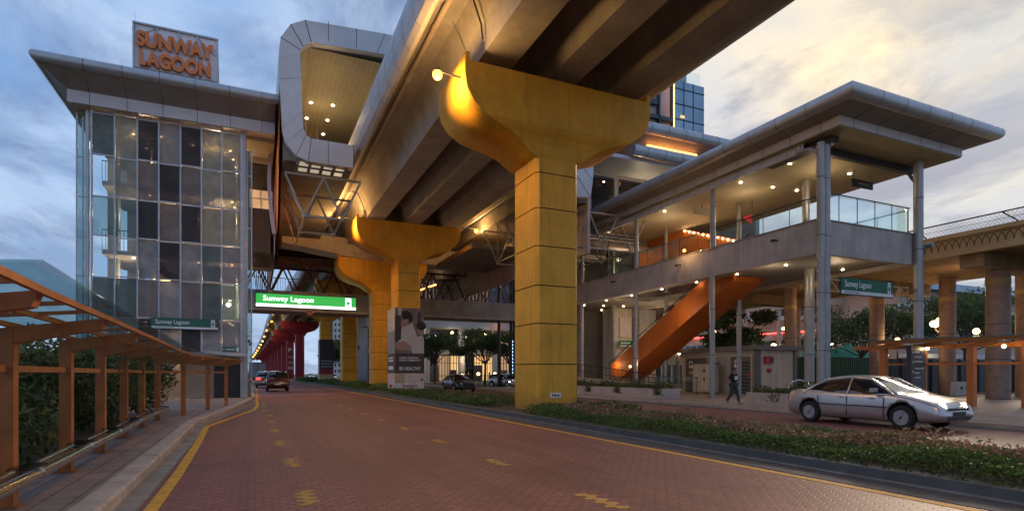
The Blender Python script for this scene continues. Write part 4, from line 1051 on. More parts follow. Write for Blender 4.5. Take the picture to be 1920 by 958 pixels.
# small sodium floodlight on the parapet, flag, hanging notice
sf_ = thing('flood_lamp', 'small glowing flood lamp clipped to the upper parapet of the entrance building', 'lamp', (23.2, 26.5, 8.7))
q = MB(); q.cyl((23.45, 26.5, 8.62), (23.2, 26.5, 8.72), .03, 6); q.build('bracket', 'dark_metal', sf_); MB().sphere((23.18, 26.5, 8.76), .09).build('bulb', 'bulb_sodium', sf_); point('light', (23.0, 26.5, 8.8), 25, (1, .6, .25), sf_, .1)
rs_ = thing('station_sign', 'green Sunway Lagoon sign hanging under the right end of the entrance building', 'sign', (27, 18.1, 5.3))
station_sign(rs_, 25.22, 29.1, 18.1, 5.26, 6.06, 'sign_green', 'white_paint', 'white_paint')
q = MB()
for a, b_ in (((29.2, 18.15, 5.85), (30.4, 18.15, 5.85)), ((29.2, 18.15, 5.4), (30.4, 18.15, 5.4)), ((29.3, 18.15, 5.4), (29.75, 18.15, 5.85)), ((29.75, 18.15, 5.85), (30.3, 18.15, 5.4)), ((29.75, 18.15, 5.85), (29.75, 18.15, 5.4)), ((30.35, 18.15, 5.3), (30.35, 18.15, 5.95)), ((23.8, 18.15, 5.9), (25.2, 18.15, 5.9)), ((23.8, 18.15, 5.35), (25.2, 18.15, 5.35)), ((23.8, 18.15, 5.35), (24.5, 18.15, 5.9)), ((24.5, 18.15, 5.9), (25.2, 18.15, 5.35))): q.beam(a, b_, .06, .06)
q.build('bracket', 'stone_trim', rs_)
us = thing('hanging_sign', 'small dark sign hanging beside the upper right corner column', 'sign', (29.6, 19.5, 11.2))
q = MB(); q.box(28.6, 30.3, 19.9, 19.96, 11.35, 11.75); q.build('panel', 'dark_metal', us); small_print(29.1, 29.9, 19.88, 11.5, .1, 'stone_trim', us)
q = MB(); q.cyl((28.8, 19.93, 11.75), (28.8, 19.93, 12.2), .02, 6); q.cyl((30.1, 19.93, 11.75), (30.1, 19.93, 12.2), .02, 6); q.build('hanger', 'dark_metal', us)
wn_ = thing('hanging_sign', 'small blank board hanging from the upper ceiling above the orange stair', 'sign', (25, 27.5, 11.5)); MB().box(25.2, 26.5, 27.9, 27.98, 11.55, 12.0).build('panel', 'wall_beige', wn_); MB().box(25.8, 25.85, 27.9, 27.95, 12.0, 12.2).build('hanger', 'dark_metal', wn_)
fl = thing('warning_flag', 'small red triangular pennant on the upper floor of the entrance building', 'flag', (27.6, 27.7, 9.9)); q = MB(); q.prism([(27.0, 10.95), (27.75, 11.25), (27.75, 10.6)], 25.7, 25.72, 'y'); q.build('pennant', 'red_gloss', fl); MB().cyl((27.76, 25.71, 8.6), (27.76, 25.71, 12.2), .015, 6).build('cord', 'dark_metal', fl)

# ------------------------------------------------------------------ utility block under the slab
ub = thing('utility_block', 'low cream utility block with grey doors under the entrance building', 'building', (31, 30, .12))
MB().box(29.5, 33.0, 26.9, 34.0, .12, 3.02).build('wall', 'wall_cream', ub)
MB().box(29.15, 33.3, 26.55, 34.3, 3.025, 3.32).build('roof_slab', 'concrete_dark', ub)
MB().box(29.42, 29.72, 26.82, 27.1, .12, 3.02).build('corner_post', 'door_grey', ub); MB().box(32.75, 33.05, 26.82, 27.1, .12, 3.02).build('corner_post', 'door_grey', ub)
for (y0, y1) in ((31.3, 33.5), (27.35, 29.1)):
    d = MB().box(29.44, 29.497, y0, y1, .14, 2.62).build('door', 'door_grey', ub)
    f = MB(); f.box(29.40, 29.5, y0 - .12, y0, .14, 2.74); f.box(29.40, 29.5, y1, y1 + .12, .14, 2.74); f.box(29.40, 29.5, y0, y1, 2.625, 2.74); f.build('frame', 'wall_cream', d)
    n_ = MB().box(29.42, 29.438, y1 - .75, y1 - .35, 1.9, 2.4).build('notice', 'white_paint', d)
    MB().cyl((29.414, y1 - .55, 2.2), (29.419, y1 - .55, 2.2), .13, 16).build('symbol', 'red_gloss', n_)
    if y0 > 30: MB().box(29.42, 29.438, y1 - .85, y1 - .35, 1.45, 1.68).build('notice', 'banner_tan', d)
    else:
        lv = MB()
        for k in range(9): lv.beam((29.42, y0 + .15, .45 + .22 * k), (29.42, y0 + .85, .45 + .22 * k), .03, .12)
        lv.build('door_louvre', 'dark_metal', d)
    MB().box(29.40, 29.438, y0 + .1, y0 + .32, 1.3, 1.62).build('alarm_box', 'red_gloss', d)
lv = MB().box(29.43, 29.495, 29.5, 31.0, 2.3, 2.62).build('vent', 'wall_beige', ub)
MB().box(30.05, 30.75, 26.72, 26.895, 2.15, 2.62).build('hydrant_box', 'red_gloss', ub); MB().cyl((30.45, 26.7, 1.7), (30.45, 26.89, 1.7), .14, 12).build('hose_outlet', 'red_gloss', ub)
MB().box(30.45, 30.7, 26.70, 26.715, 2.3, 2.5).build('box_window', 'black', ub)
cb = thing('electrical_cabinet', 'cream electrical cabinet standing before the utility block doors', 'cabinet', (28.6, 30.5, .12))
MB().box(28.3, 28.9, 29.6, 31.5, .2, 2.15).build('cabinet_body', 'wall_cream', cb, .02); MB().box(28.25, 28.95, 29.55, 31.55, 2.153, 2.22).build('cabinet_top', 'concrete_dark', cb)
MB().box(28.28, 28.297, 29.7, 30.5, .3, 2.05).build('door', 'wall_cream', cb); MB().box(28.28, 28.297, 30.6, 31.4, .3, 2.05).build('door', 'wall_cream', cb)
for z in (1.7, 1.1): MB().box(28.262, 28.278, 30.3, 30.42, z - .12, z + .12).build('latch', 'black', cb)
bh = thing('bike_hoop', 'curved steel bicycle hoop before the utility block', 'bicycle stand', (25.5, 20.6, .12))
c0 = Vector((24.9, 20.1, .55)); pts = []
for k in range(17):
    a = math.pi * k / 16; pts.append(c0 + Vector((math.cos(YAW), -math.sin(YAW), 0)) * .62 * math.cos(a) + Vector((0, 0, .62 * math.sin(a))))
pts = [Vector((pts[0].x, pts[0].y, .12))] + pts + [Vector((pts[-1].x, pts[-1].y, .12))]
MB().path(pts, .04, 10).build('hoop', 'steel', bh)
# planters
def planter(x0, x1, y0, y1, zt, label):
    t = thing('planter', label, 'planter', ((x0 + x1) / 2, (y0 + y1) / 2, .12), 'concrete planters by the far pavement')
    m = MB(); 
    for q in ((x0, x1, y0, y0 + .12), (x0, x1, y1 - .12, y1), (x0, x0 + .12, y0 + .12, y1 - .12), (x1 - .12, x1, y0 + .12, y1 - .12)): m.box(*q, .12, zt)
    m.build('trough', 'concrete_light', t); MB().box(x0 + .12, x1 - .12, y0 + .12, y1 - .12, .12, zt - .08).build('soil', 'earth', t)
    g = MB(); A = (x1 - x0) * (y1 - y0)
    def f():
        u = rnd.random(); yy = rnd.uniform(y0 + .1, y1 - .1); hh = .18 + .42 * max(0, math.sin(yy * 2.1) * .5 + .5) * rnd.random()
        return (rnd.uniform(x0 + .05, x1 - .05), yy, zt - .05 + hh * u)
    g.leaves(f, int(220 * A), .09, 0, .9)
    g.leaves(lambda: (x0 - .03 + rnd.uniform(-.05, .05), y0 + (y1 - y0) * rnd.choice((.02, .25, .45, .72)) + rnd.gauss(0, .18), zt - rnd.random() * .35), int(30 * A), .06)
    tag(g.build('plants', 'leaf_grassy', t), kind='stuff'); return t
planter(19.95, 21.2, 24.6, 41, .68, 'long concrete planter with trailing grass at the kerb, left of the walking man')
planter(19.3, 20.5, 13.2, 18.2, .70, 'short concrete planter partly hidden behind the silver car')

# ------------------------------------------------------------------ ornamental road viaduct on the right
bv = thing('road_viaduct', 'brown ornamental road viaduct with arched relief and mesh fence at far right', 'viaduct', (41, 25, .1))
MB().box(36.2, 47, -8, 75, 8.25, 9.0).build('deck', 'stone_viaduct', bv)
m = MB(); m.box(35.75, 36.2, -8, 75, 8.10, 8.32); m.box(35.88, 36.2, -8, 75, 8.32, 8.45); m.box(35.95, 36.2, -8, 75, 8.45, 9.12); m.box(35.8, 36.25, -8, 75, 9.12, 9.36); m.build('cornice', 'stone_trim', bv)
m = MB(); y = 0.0
while y < 44:
    pts = [(35.935, y + .36 * math.cos(math.pi * k / 8), 8.50 + .55 * math.sin(math.pi * k / 8)) for k in range(9)]
    for a, b_ in zip(pts, pts[1:]): m.beam(a, b_, .03, .035, 0, (1, 0, 0))
    y += .36
m.build('arch_relief', 'relief_brown', bv)
m = MB(); m.cyl((36.0, -8, 10.05), (36.0, 75, 10.05), .04, 8)
y = -6.0
while y < 60: m.beam((36.0, y, 9.36), (36.0, y + .75, 10.05), .07, .07); y += 4.4
m.build('fence_rail', 'dark_metal', bv)
m = MB(); y = -2.0
while y < 42:
    for sg_ in (-1, 1): m.beam((36.02, y, 9.36), (36.02, y + .6 * sg_, 10.05), .008, .008, 0, (1, 0, 0))
    y += .2
m.cyl((36.02, -2, 9.7), (36.02, 42, 9.7), .01, 5); m.build('wire_mesh', 'dark_metal', bv)
for y in (0, 9, 18.3, 27, 36, 45): MB().box(36.3, 47, y - .6, y + .6, 7.4, 8.25).build('cross_head', 'stone_viaduct', bv)
for (x, y, r) in ((38.9, 18.3, .58), (45.0, 24.2, .5), (42.0, 27.3, .48), (38.9, 32.2, .45), (45.2, 19.8, .5), (44, 36, .5)):
    m = MB(); m.cyl((x, y, .06), (x, y, 8.3), r, 24); m.cyl((x, y, 6.6), (x, y, 6.9), r + .012, 24, 1); m.cyl((x, y, 4.3), (x, y, 4.33), r + .006, 24, 2); m.cyl((x, y, 2.3), (x, y, 2.33), r + .006, 24, 2)
    m.build('column', ['tile_column', 'stone_trim', 'seam'], bv)
point('light', (41, 21, 6.8), 36, (1, .62, .3), bv, .2); point('light', (40, 30, 6.8), 30, (1, .62, .3), bv, .2)
# orange covered walkway at the right
rw = thing('covered_walkway', 'orange steel covered walkway at the right behind the silver car', 'walkway', (30, 13, .1))
rd = Vector((math.cos(YAW), -math.sin(YAW), 0)); fd = Vector((math.sin(YAW), math.cos(YAW), 0))
def RD(u, d, z): v = rd * u + fd * d; return (v.x, v.y, z)
ang = lambda x0_, D_: ((x0_ - 960) / F * D_, D_)
A_ = ang(1650, 26); B_ = ang(1990, 21.5)
def WP(t, off, z): return RD(A_[0] + (B_[0] - A_[0]) * t, A_[1] + (B_[1] - A_[1]) * t + off, z)
m = MB(); m.beam(WP(-.02, 0, 2.92), WP(1.1, 0, 2.92), .14, .16); m.beam(WP(-.02, 1.8, 2.72), WP(1.1, 1.8, 2.72), .14, .16); m.build('roof_beam', 'orange_paint', rw)
m = MB(); m.beam(WP(.0, .9, 3.02), WP(1.1, .9, 3.02), 2.4, .02); m.build('roof_glass', 'glass_roof', rw)
m = MB(); m.beam(WP(.1, 1.0, 1.92), WP(1.1, 1.0, 1.92), .06, .10); m.build('rail', 'orange_paint', rw)
for t in (.12, .37, .66, .95):
    m = MB(); m.beam(WP(t, 1.0, .1), WP(t, 1.0, 2.7), .26, .26); m.beam(WP(t, -.2, 2.8), WP(t, 2.0, 2.66), .14, .2); m.build('post', 'orange_paint', rw)
for t in (.37, .8): m = MB(); m.sphere(WP(t, .7, 2.6), .07); m.build('lamp', 'bulb_warm', rw)
tt = thing('information_totem', 'dark slate information totem with small white text at the right pavement', 'totem', (25.7, 15.5, .12))
m = MB(); m.box(26.0, 27.05, 15.4, 15.6, .12, 2.72); m.build('slab', 'mall_dark', tt, .01)
for k in range(6): small_print(26.22, 26.5 + .09 * ((k * 5) % 4 + 1), 15.385, 2.4 - .2 * k - (.1 if k > 2 else 0), .045, 'white_paint', tt)
for k in range(3): MB().box(26.08, 26.13, 15.38, 15.395, 2.38 - .42 * k, 2.46 - .42 * k).build('arrow', 'white_paint', tt)
fn = thing('hoarding', 'dark green corrugated hoarding behind the entrance building', 'fence', (47, 33, .06))
m = MB(); x = 34.0
while x < 58: m.box(x, x + .13, 33.0, 33.06, .1, 2.85); m.box(x + .13, x + .26, 33.04, 33.08, .1, 2.85); x += .26
m.build('sheeting', 'fence_green', fn); m = MB()
for x in range(34, 59, 3): m.box(x, x + .1, 33.09, 33.2, .06, 2.7)
m.build('post', 'dark_metal', fn)
fn = thing('hoarding', 'black site hoarding under the brown viaduct, right of the totem', 'fence', (46, 25, .06))
m = MB(); x = 41.0
while x < 60: m.box(x, x + .9, 25.6 - (x - 41) * .1, 25.66 - (x - 41) * .1, .1, 2.5); m.box(x + .9, x + 1.0, 25.55 - (x - 41) * .1, 25.68 - (x - 41) * .1, .06, 2.6); x += 1
m.build('sheeting', 'dark_metal', fn)
br = thing('traffic_barrier', 'pale plastic traffic barrier with two lifting holes', 'barrier', (42.6, 22.3, .06))
m = MB(); m.prism([(41.9, .06), (43.6, .06), (43.5, .95), (42.0, .95)], 22.0, 22.4, 'y'); m.build('body', 'wall_white', br, .03)
for x in (42.45, 43.05): MB().cyl((x, 21.97, .55), (x, 21.99, .55), .11, 12).build('hole', 'black', br)
MB().cyl((43.7, 22.1, .06), (43.7, 22.1, 1.4), .05, 8).build('stake', 'dark_metal', br)
# globe lamps
def globe_lamp(x, y, z, label, r=.28, multi=False, p=60):
    t = thing('globe_lamp', label, 'street lamp', (x, y, .06), 'globe street lamps by the plaza')
    m = MB(); m.cyl((x, y, .06), (x, y, z - r), .06, 8); m.cyl((x, y, .06), (x, y, .6), .12, 8)
    if multi:
        for k in range(5): a = 2 * math.pi * k / 5; m.path([(x, y, z - .7), (x + .35 * math.cos(a), y + .35 * math.sin(a), z - .5), (x + .45 * math.cos(a), y + .45 * math.sin(a), z - .2)], .025, 6)
    m.build('post', 'dark_metal', t)
    if multi:
        for k in range(5): a = 2 * math.pi * k / 5; MB().sphere((x + .45 * math.cos(a), y + .45 * math.sin(a), z), .25).build('globe', 'globe', t)
    MB().sphere((x, y, z + (.2 if multi else 0)), r).build('globe', 'globe', t); point('light', (x, y, z - .5), p, (1, .66, .3), t, .2)
globe_lamp(47.8, 26.2, 5.3, 'large cluster of glowing globes on a post under the brown viaduct', .3, True, 90)
globe_lamp(53, 26.4, 4.9, 'single globe lamp right of the globe cluster', .24)
globe_lamp(42.3, 26.0, 3.9, 'low globe lamp at the left end of the orange covered walkway', .18)
globe_lamp(49.5, 50, 5.0, 'curved post lamp left of the double corner column', .3)
globe_lamp(55.0, 45, 4.1, 'low globe lamp in front of the green tent', .32)
tn = thing('market_tent', 'green peaked market tent behind the hoarding', 'tent', (53, 42, .06))
m = MB()
for i in range(4):
    x0 = 44 + i * 4.6; m.add([(x0, 40, 3.2), (x0 + 4.6, 40, 3.2), (x0 + 4.6, 44.6, 3.2), (x0, 44.6, 3.2), (x0 + 2.3, 42.3, 4.9)], [(0, 1, 4), (1, 2, 4), (2, 3, 4), (3, 0, 4)])
m.build('canopy', 'tent_green', tn); m = MB()
for i in range(5): m.cyl((44 + 4.6 * i, 40, .06), (44 + 4.6 * i, 40, 3.2), .05, 8); m.cyl((44 + 4.6 * i, 44.6, .06), (44 + 4.6 * i, 44.6, 3.2), .05, 8)
m.build('pole', 'white_paint', tn)
m = MB()
for i in range(6): m.box(44.5 + 3 * i, 46 + 3 * i, 43.6, 43.7, 2.3, 3.0)
m.build('lit_stall', 'shop_warm', tn)

# ------------------------------------------------------------------ background buildings
cm = thing('curved_mall', 'pale curved mall with balcony bands seen under the entrance building', 'building', (78, 72, .06))
def arc(mb, cx_, cy_, r0, r1, a0, a1, z0, z1, n_=24, mi=0):
    vs = []
    for i in range(n_ + 1):
        a = R(a0 + (a1 - a0) * i / n_); c_, s_ = math.cos(a), math.sin(a)
        vs += [(cx_ + r0 * c_, cy_ + r0 * s_, z0), (cx_ + r1 * c_, cy_ + r1 * s_, z0), (cx_ + r1 * c_, cy_ + r1 * s_, z1), (cx_ + r0 * c_, cy_ + r0 * s_, z1)]
    fs = []
    for i in range(n_):
        a = 4 * i; b = a + 4; fs += [(a, b, b + 1, a + 1), (a + 1, b + 1, b + 2, a + 2), (a + 2, b + 2, b + 3, a + 3), (a + 3, b + 3, b, a)]
    mb.add(vs, fs, mi)
cc_ = (88, 76)
for z in (4.6, 9.0, 13.4):
    m = MB(); arc(m, *cc_, 20, 27.5, 150, 285, z, z + .55, 30); m.build('balcony_slab', 'wall_white', cm)
    m = MB(); arc(m, *cc_, 27.3, 27.36, 150, 285, z + .55, z + 1.5, 30); m.build('balcony_glass', 'glass_clear', cm)
m = MB(); arc(m, *cc_, 17, 24.5, 150, 285, .1, 15, 30); m.build('facade', 'mall_dark', cm)
m = MB(); arc(m, *cc_, 24.6, 24.75, 150, 285, 2.9, 4.6, 30); arc(m, *cc_, 24.6, 24.75, 150, 285, 7.6, 9.0, 30); m.build('facade_band', 'wall_white', cm)
for i in range(22):
    a = R(152 + 6 * i); 
    for z0, z1 in ((.1, 2.8), (5.2, 7.5), (9.6, 13.3)):
        m = MB(); m.beam((cc_[0] + 24.8 * math.cos(a), cc_[1] + 24.8 * math.sin(a), z0), (cc_[0] + 24.8 * math.cos(a), cc_[1] + 24.8 * math.sin(a), z1), .5, .3); m.build('mullion', 'wall_white', cm)
    if i % 2: 
        a += R(2); m = MB(); m.beam((cc_[0] + 24.7 * math.cos(a), cc_[1] + 24.7 * math.sin(a), 10.6), (cc_[0] + 24.7 * math.cos(a), cc_[1] + 24.7 * math.sin(a), 13.2), .35, .2); m.build('uplight', 'shop_warm', cm)
        m = MB(); m.beam((cc_[0] + 24.7 * math.cos(a), cc_[1] + 24.7 * math.sin(a), 5.4), (cc_[0] + 24.7 * math.cos(a), cc_[1] + 24.7 * math.sin(a), 7.2), 1.6, .1); m.build('shop_window', 'shop_dim' if i % 4 == 1 else 'glass_dark', cm)
rp = thing('parking_ramp', 'terraced ramp with red light strips behind the corner column', 'ramp', (60, 60, .06))
for k, (z, dz) in enumerate(((5.0, 1.6), (9.0, 1.9))):
    m = MB(); m.add([(50, 62, z), (74, 50, z + dz), (74.2, 50.4, z + dz), (50.2, 62.4, z), (50, 62, z + .9), (74, 50, z + dz + .9), (74.2, 50.4, z + dz + .9), (50.2, 62.4, z + .9)], [(0, 3, 2, 1), (4, 5, 6, 7), (0, 1, 5, 4), (1, 2, 6, 5), (2, 3, 7, 6), (3, 0, 4, 7)]); m.build('parapet', 'wall_beige', rp)
    m = MB(); m.cyl((50, 61.9, z + 1.0), (70, 51.9, z + 1.0 + dz * .83), .09, 6); m.build('light_strip', 'neon_red', rp)
    m = MB()
    for i in range(6): m.cyl((52 + 4 * i, 60.8 - 2 * i, .06), (52 + 4 * i, 60.8 - 2 * i, z + dz * i / 6), .3, 8)
    m.build('support', 'wall_beige', rp)
for i in range(7): MB().sphere((52 + 3 * i, 60.5 - 1.5 * i, 4.2 + .2 * i), .16, 8, 6).build('lamp', 'bulb_warm', rp)
pb = thing('plaza_hall', 'pink rendered hall with blue roof behind the far columns', 'building', (90, 45, .06))
MB().box(72, 130, 44, 60, .06, 12).build('wall', 'wall_pink', pb); MB().box(71, 131, 43, 61, 12.01, 12.9).build('roof', 'blue_glass', pb)
for i in range(10): MB().box(74 + 4.4 * i, 77.4 + 4.4 * i, 43.9, 43.99, 1.0, 2.6).build('shop_window', 'shop_cool' if i % 2 else 'shop_warm', pb)
for i in range(9): MB().box(75 + 5 * i, 77.6 + 5 * i, 43.9, 43.99, 6.2, 8.6).build('window', 'glass_dark', pb)
MB().box(71.5, 118.5, 43.7, 44, 9.6, 10.0).build('string_course', 'wall_white', pb)
MB().box(71.5, 118.5, 42.2, 44, 3.4, 3.9).build('canopy', 'wall_white', pb)
ml = thing('shopping_mall', 'grey glazed shopping mall lit warm at street level beyond the piers', 'building', (40, 92, .06))
MB().box(16, 72, 90, 120, .06, 34).build('core', 'mall_dark', ml)
MB().box(16, 72, 89.5, 89.9, 13.5, 34).build('curtain_wall', 'curtain_wall', ml)
m = MB(); x = 16.2
while x < 36: m.box(x, x + .16, 88.7, 89.5, 12.8, 26); x += .62
m.build('fin_screen', 'banner_tan', ml)
MB().box(15, 73, 85.5, 90, 8.6, 9.9).build('canopy_band', 'wall_grey', ml); MB().box(15, 73, 88.4, 90, 12.0, 13.4).build('floor_band', 'wall_grey', ml); MB().box(15, 73, 88.6, 90, 4.6, 5.4).build('floor_band', 'wall_grey', ml)
for i in range(10): MB().cyl((18.5 + 5.8 * i, 86.2, .06), (18.5 + 5.8 * i, 86.2, 8.6), .55, 16).build('column', 'wall_grey', ml)
for i in range(26):
    x = 16.5 + 2.15 * i
    for (z0, z1, ms) in ((.3, 4.4, ('shop_dim', 'glass_dark', 'shop_warm', 'shop_dim')), (5.6, 8.4, ('shop_dim', 'curtain_wall', 'glass_dark', 'curtain_wall')), (10.0, 11.9, ('curtain_wall', 'shop_cool', 'curtain_wall', 'shop_dim'))):
        MB().box(x, x + 1.95, 89.8, 89.95, z0, z1).build('shop_window', ms[(i * i * 7 + i // 3 + int(z0)) % 4], ml)
m = MB()
for k in range(110): m.box(16.4 + .5 * k, 16.46 + .5 * k, 89.6, 89.78, .2, 4.5)
for z in (1.1, 3.2): m.box(16, 72, 89.6, 89.77, z, z + .08)
for k in range(14): m.box(17 + 4.1 * k, 18.1 + 4.1 * k + (k % 3) * .5, 89.55, 89.75, .2, 2.9 - (k % 2) * .8)
m.build('shopfront_frames', 'mall_dark', ml)
text('@', 1.1, 1.1, (30.5, 85.3, 10.5), (1, 0, 0), 'led_green', ml, depth=.1)
m = MB(); m.cyl((20, 84.9, 13), (36, 84.9, 19.5), .12, 6); m.cyl((36, 84.9, 8), (36, 84.9, 24), .10, 6); m.build('glow_rail', 'neon_orange', ml)  # glowing tubes; the slanted one stands for an orange-lit handrail
for i in range(9): MB().sphere((17 + 5.6 * i, 85.2, 7.9), .18, 8, 6).build('lamp', 'bulb_warm', ml)
for (x, z) in ((20, 4), (30, 4), (40, 4), (52, 4)): point('light', (x, 84.2, z), 150, (1, .7, .38), ml, .4)
gt = thing('office_tower', 'blue glass office tower with grey core rising behind the viaduct', 'building', (86, 105, .06))
MB().box(84.5, 93.1, 100, 118, .06, 66.5).build('glass_block', 'blue_glass', gt)
m = MB()
for k in range(20): m.box(84.5, 93.12, 99.9, 99.98, 3.4 * k, 3.4 * k + .22)
for x in (87.2, 89.9): m.box(x, x + .14, 99.9, 99.98, 0, 66.5)
m.build('mullions', 'mall_dark', gt)
MB().box(70, 84.2, 101, 118, .06, 72).build('core_wall', 'tower_clad', gt)
for (x0, x1, z0, z1) in ((71, 80, 60, 61.2), (76, 84, 57, 57.8), (81, 84, 48.5, 49.3), (80.4, 80.7, 50, 66), (77.2, 77.4, 48, 58), (72, 80, 52.5, 52.8)): MB().box(x0, x1, 99.9, 100.9, z0, z1).build('ledge', 'mall_dark', gt)
MB().box(84.3, 84.42, 99.7, 99.9, 40, 70).build('edge_light', 'neon_orange', gt)
m = MB(); m.box(86.5, 87.6, 102, 103, 66.5, 76); m.box(88.6, 89.8, 102, 103, 66.5, 76); m.box(82, 93.4, 100.6, 106, 76, 77.6); m.build('roof_frame', 'wall_grey', gt)
MB().box(84.6, 92.0, 100.1, 100.2, 66.5, 69).build('roof_glass', 'glass_clear', gt)
MB().box(86.2, 87.4, 99.86, 99.9, 58.3, 58.9).build('lit_window', 'shop_warm', gt)
def block(name, label, x0, x1, y0, y1, h, wall, nx, nz, wz=1.5, roof=None, z0=2):
    t = thing(name, label, 'building', ((x0 + x1) / 2, (y0 + y1) / 2, .0)); MB().box(x0, x1, y0, y1, 0, h).build('wall', wall, t)
    dx = (x1 - x0) / nx; dz = (h - z0) / nz
    for i in range(nx):
        m = MB()
        for k in range(nz): m.box(x0 + dx * (i + .25), x0 + dx * (i + .72), y0 - .06, y0 - .01, z0 + dz * k, z0 + dz * k + dz * .55)
        m.build('window_column', 'mall_dark', t)
        if i % 3 == 1:
            m = MB()
            for k in range(nz): m.box(x0 + dx * (i + .05), x0 + dx * (i + .95), y0 - 1.0, y0, z0 + dz * k - .5, z0 + dz * k - .2)
            m.build('balconies', 'banner_tan', t)
    if roof:
        m = MB(); m.add([(x0 - 1, y0 - 1, h), (x1 + 1, y0 - 1, h), (x1 + 1, y1 + 1, h), (x0 - 1, y1 + 1, h), ((x0 + x1) / 2 - 3, (y0 + y1) / 2, h + 4), ((x0 + x1) / 2 + 3, (y0 + y1) / 2, h + 4)], [(0, 1, 5, 4), (1, 2, 5), (2, 3, 4, 5), (3, 0, 4), (0, 3, 2, 1)]); m.build('roof', 'roof_tile', t)
    return t
block('apartment_block', 'tall white apartment block with tan balconies between red and yellow piers', 36, 54, 330, 345, 44, 'wall_white', 9, 13)
block('townhouse', 'cream building with red tiled roof right of the plain yellow pier', 37.5, 60, 170, 185, 17.5, 'wall_pink', 8, 5, roof=True)
block('distant_tower', 'slim grey tower on the skyline between the yellow piers', 108, 122, 520, 535, 62, 'wall_grey', 5, 16)
block('distant_block', 'low pinkish building beyond the plain yellow pier', 62, 92, 360, 375, 24, 'wall_pink', 8, 6, roof=True)
block('far_house', 'pale building with red roof behind the shrubs at left', -62, -38, 76, 88, 6.4, 'wall_pink', 8, 2, roof=True)
MB().box
# ------------------------------------------------------------------ left covered walkway
lw = thing('covered_walkway', 'orange timber coloured covered walkway with glass roof along the left sidewalk', 'walkway', (-2.4, 15, .12))
LP = [(-2.28, 5.2), (-2.33, 7.5), (-2.41, 9.85), (-2.47, 12.1), (-2.57, 14.6), (-2.66, 17.3), (-2.62, 19.6), (-2.16, 21.7), (-1.63, 24.5), (-1.13, 27.4)]
def zt(y): return 1.98 if y < 18 else 1.98 + (y - 18) * .005
for i, (x, y) in enumerate(LP):
    m = MB(); m.box(x - .07, x + .07, y - .08, y + .08, .12, 1.93); m.box(x - .12, x + .12, y - .13, y + .13, .12, .135); m.build('post', 'timber_paint', lw, .008)
    m = MB(); xl, xr = (x - .07, x + .86) if i < 7 else (x - .75, x + .62)
    m.prism([(xl, 1.78), (xl, 1.96), (xr, 2.10), (xr - .04, 1.98)] if i < 7 else [(xl, 1.86), (xl, 1.98), (xr, 2.06), (xr - .05, 1.95), (x, 1.80)], y - .07, y + .07, 'y'); fixn(m.build('cantilever_arm', 'timber_paint', lw))
for off, dzz in ((.90, .10), (.45, .05), (.02, .01)):
    m = MB(); P0 = [(-2.2, 3.6)] + LP
    for (x0, y0), (x1, y1) in zip(P0, P0[1:]): m.beam((x0 + off * (1 if y0 < 20 else .6), y0, 1.995 + dzz * .9), (x1 + off * (1 if y1 < 20 else .6), y1, 1.995 + dzz * .9), .04, .05)
    m.build('purlin', 'timber_paint', lw)
for (x0, y0), (x1, y1) in zip(P0, P0[1:]):
    for u in (.33, .66): x, y = x0 + (x1 - x0) * u, y0 + (y1 - y0) * u; m = MB(); m.beam((x - .1, y, 2.01), (x + .86 * (1 if y < 20 else .6), y, 2.10), .035, .035); m.build('glazing_bar', 'timber_paint', lw)
for (x0, y0), (x1, y1) in zip([(-2.2, 4.4)] + LP[1:], LP[1:] + [(-.9, 28.4)]):
    k0, k1 = (1.0 if y0 < 20 else .64), (1.0 if y1 < 20 else .64); l0, l1 = (.5 if y0 < 20 else .8), (.5 if y1 < 20 else .8)
    m = MB(); v = [(x0 - l0, y0 + .01, 2.09), (x0 + k0, y0 + .01, 2.19), (x1 + k1, y1 - .01, 2.19), (x1 - l1, y1 - .01, 2.09)]
    m.add(v + [(a, b, c + .015) for a, b, c in v], [(0, 3, 2, 1), (4, 5, 6, 7), (0, 1, 5, 4), (1, 2, 6, 5), (2, 3, 7, 6), (3, 0, 4, 7)]); m.build('roof_glass', 'glass_roof', lw)
m = MB()
for (x0, y0), (x1, y1) in zip(LP, LP[1:]): m.beam((x0, y0 + .1, 1.55), (x1, y1 - .1, 1.55), .04, .07)
m.build('tie_rail', 'timber_paint', lw)
hr_ = thing('handrail', 'low polished steel leaning rail in front of the left walkway posts', 'rail', (-2.1, 12, .12))
HP = [(-1.98, 3.4)] + [(x + .26, y) for x, y in LP[:7]]
m = MB(); m.path([(x, y, .46) for x, y in HP], .062, 14)
for x, y in HP[1:]: m.cyl((x, y - .05, .46), (x, y + .05, .46), .072, 14)
m.build('main_tube', 'steel', hr_)
m = MB()
for (x0, y0), (x1, y1) in zip(HP, HP[1:]): m.cyl((x0 - .11, y0 + .35, .52), (x1 - .11, y1 - .35, .52), .03, 10)
m.build('back_tube', 'steel', hr_)
for x, y in HP[1:]:
    m = MB(); m.box(x - .20, x + .02, y - .22, y + .20, .51, .54); m.build('bracket_plate', 'bracket_clear', hr_)
    m = MB(); m.cyl((x - .16, y, .44), (x, y, .46), .03, 8); m.build('bracket_arm', 'dark_metal', hr_)

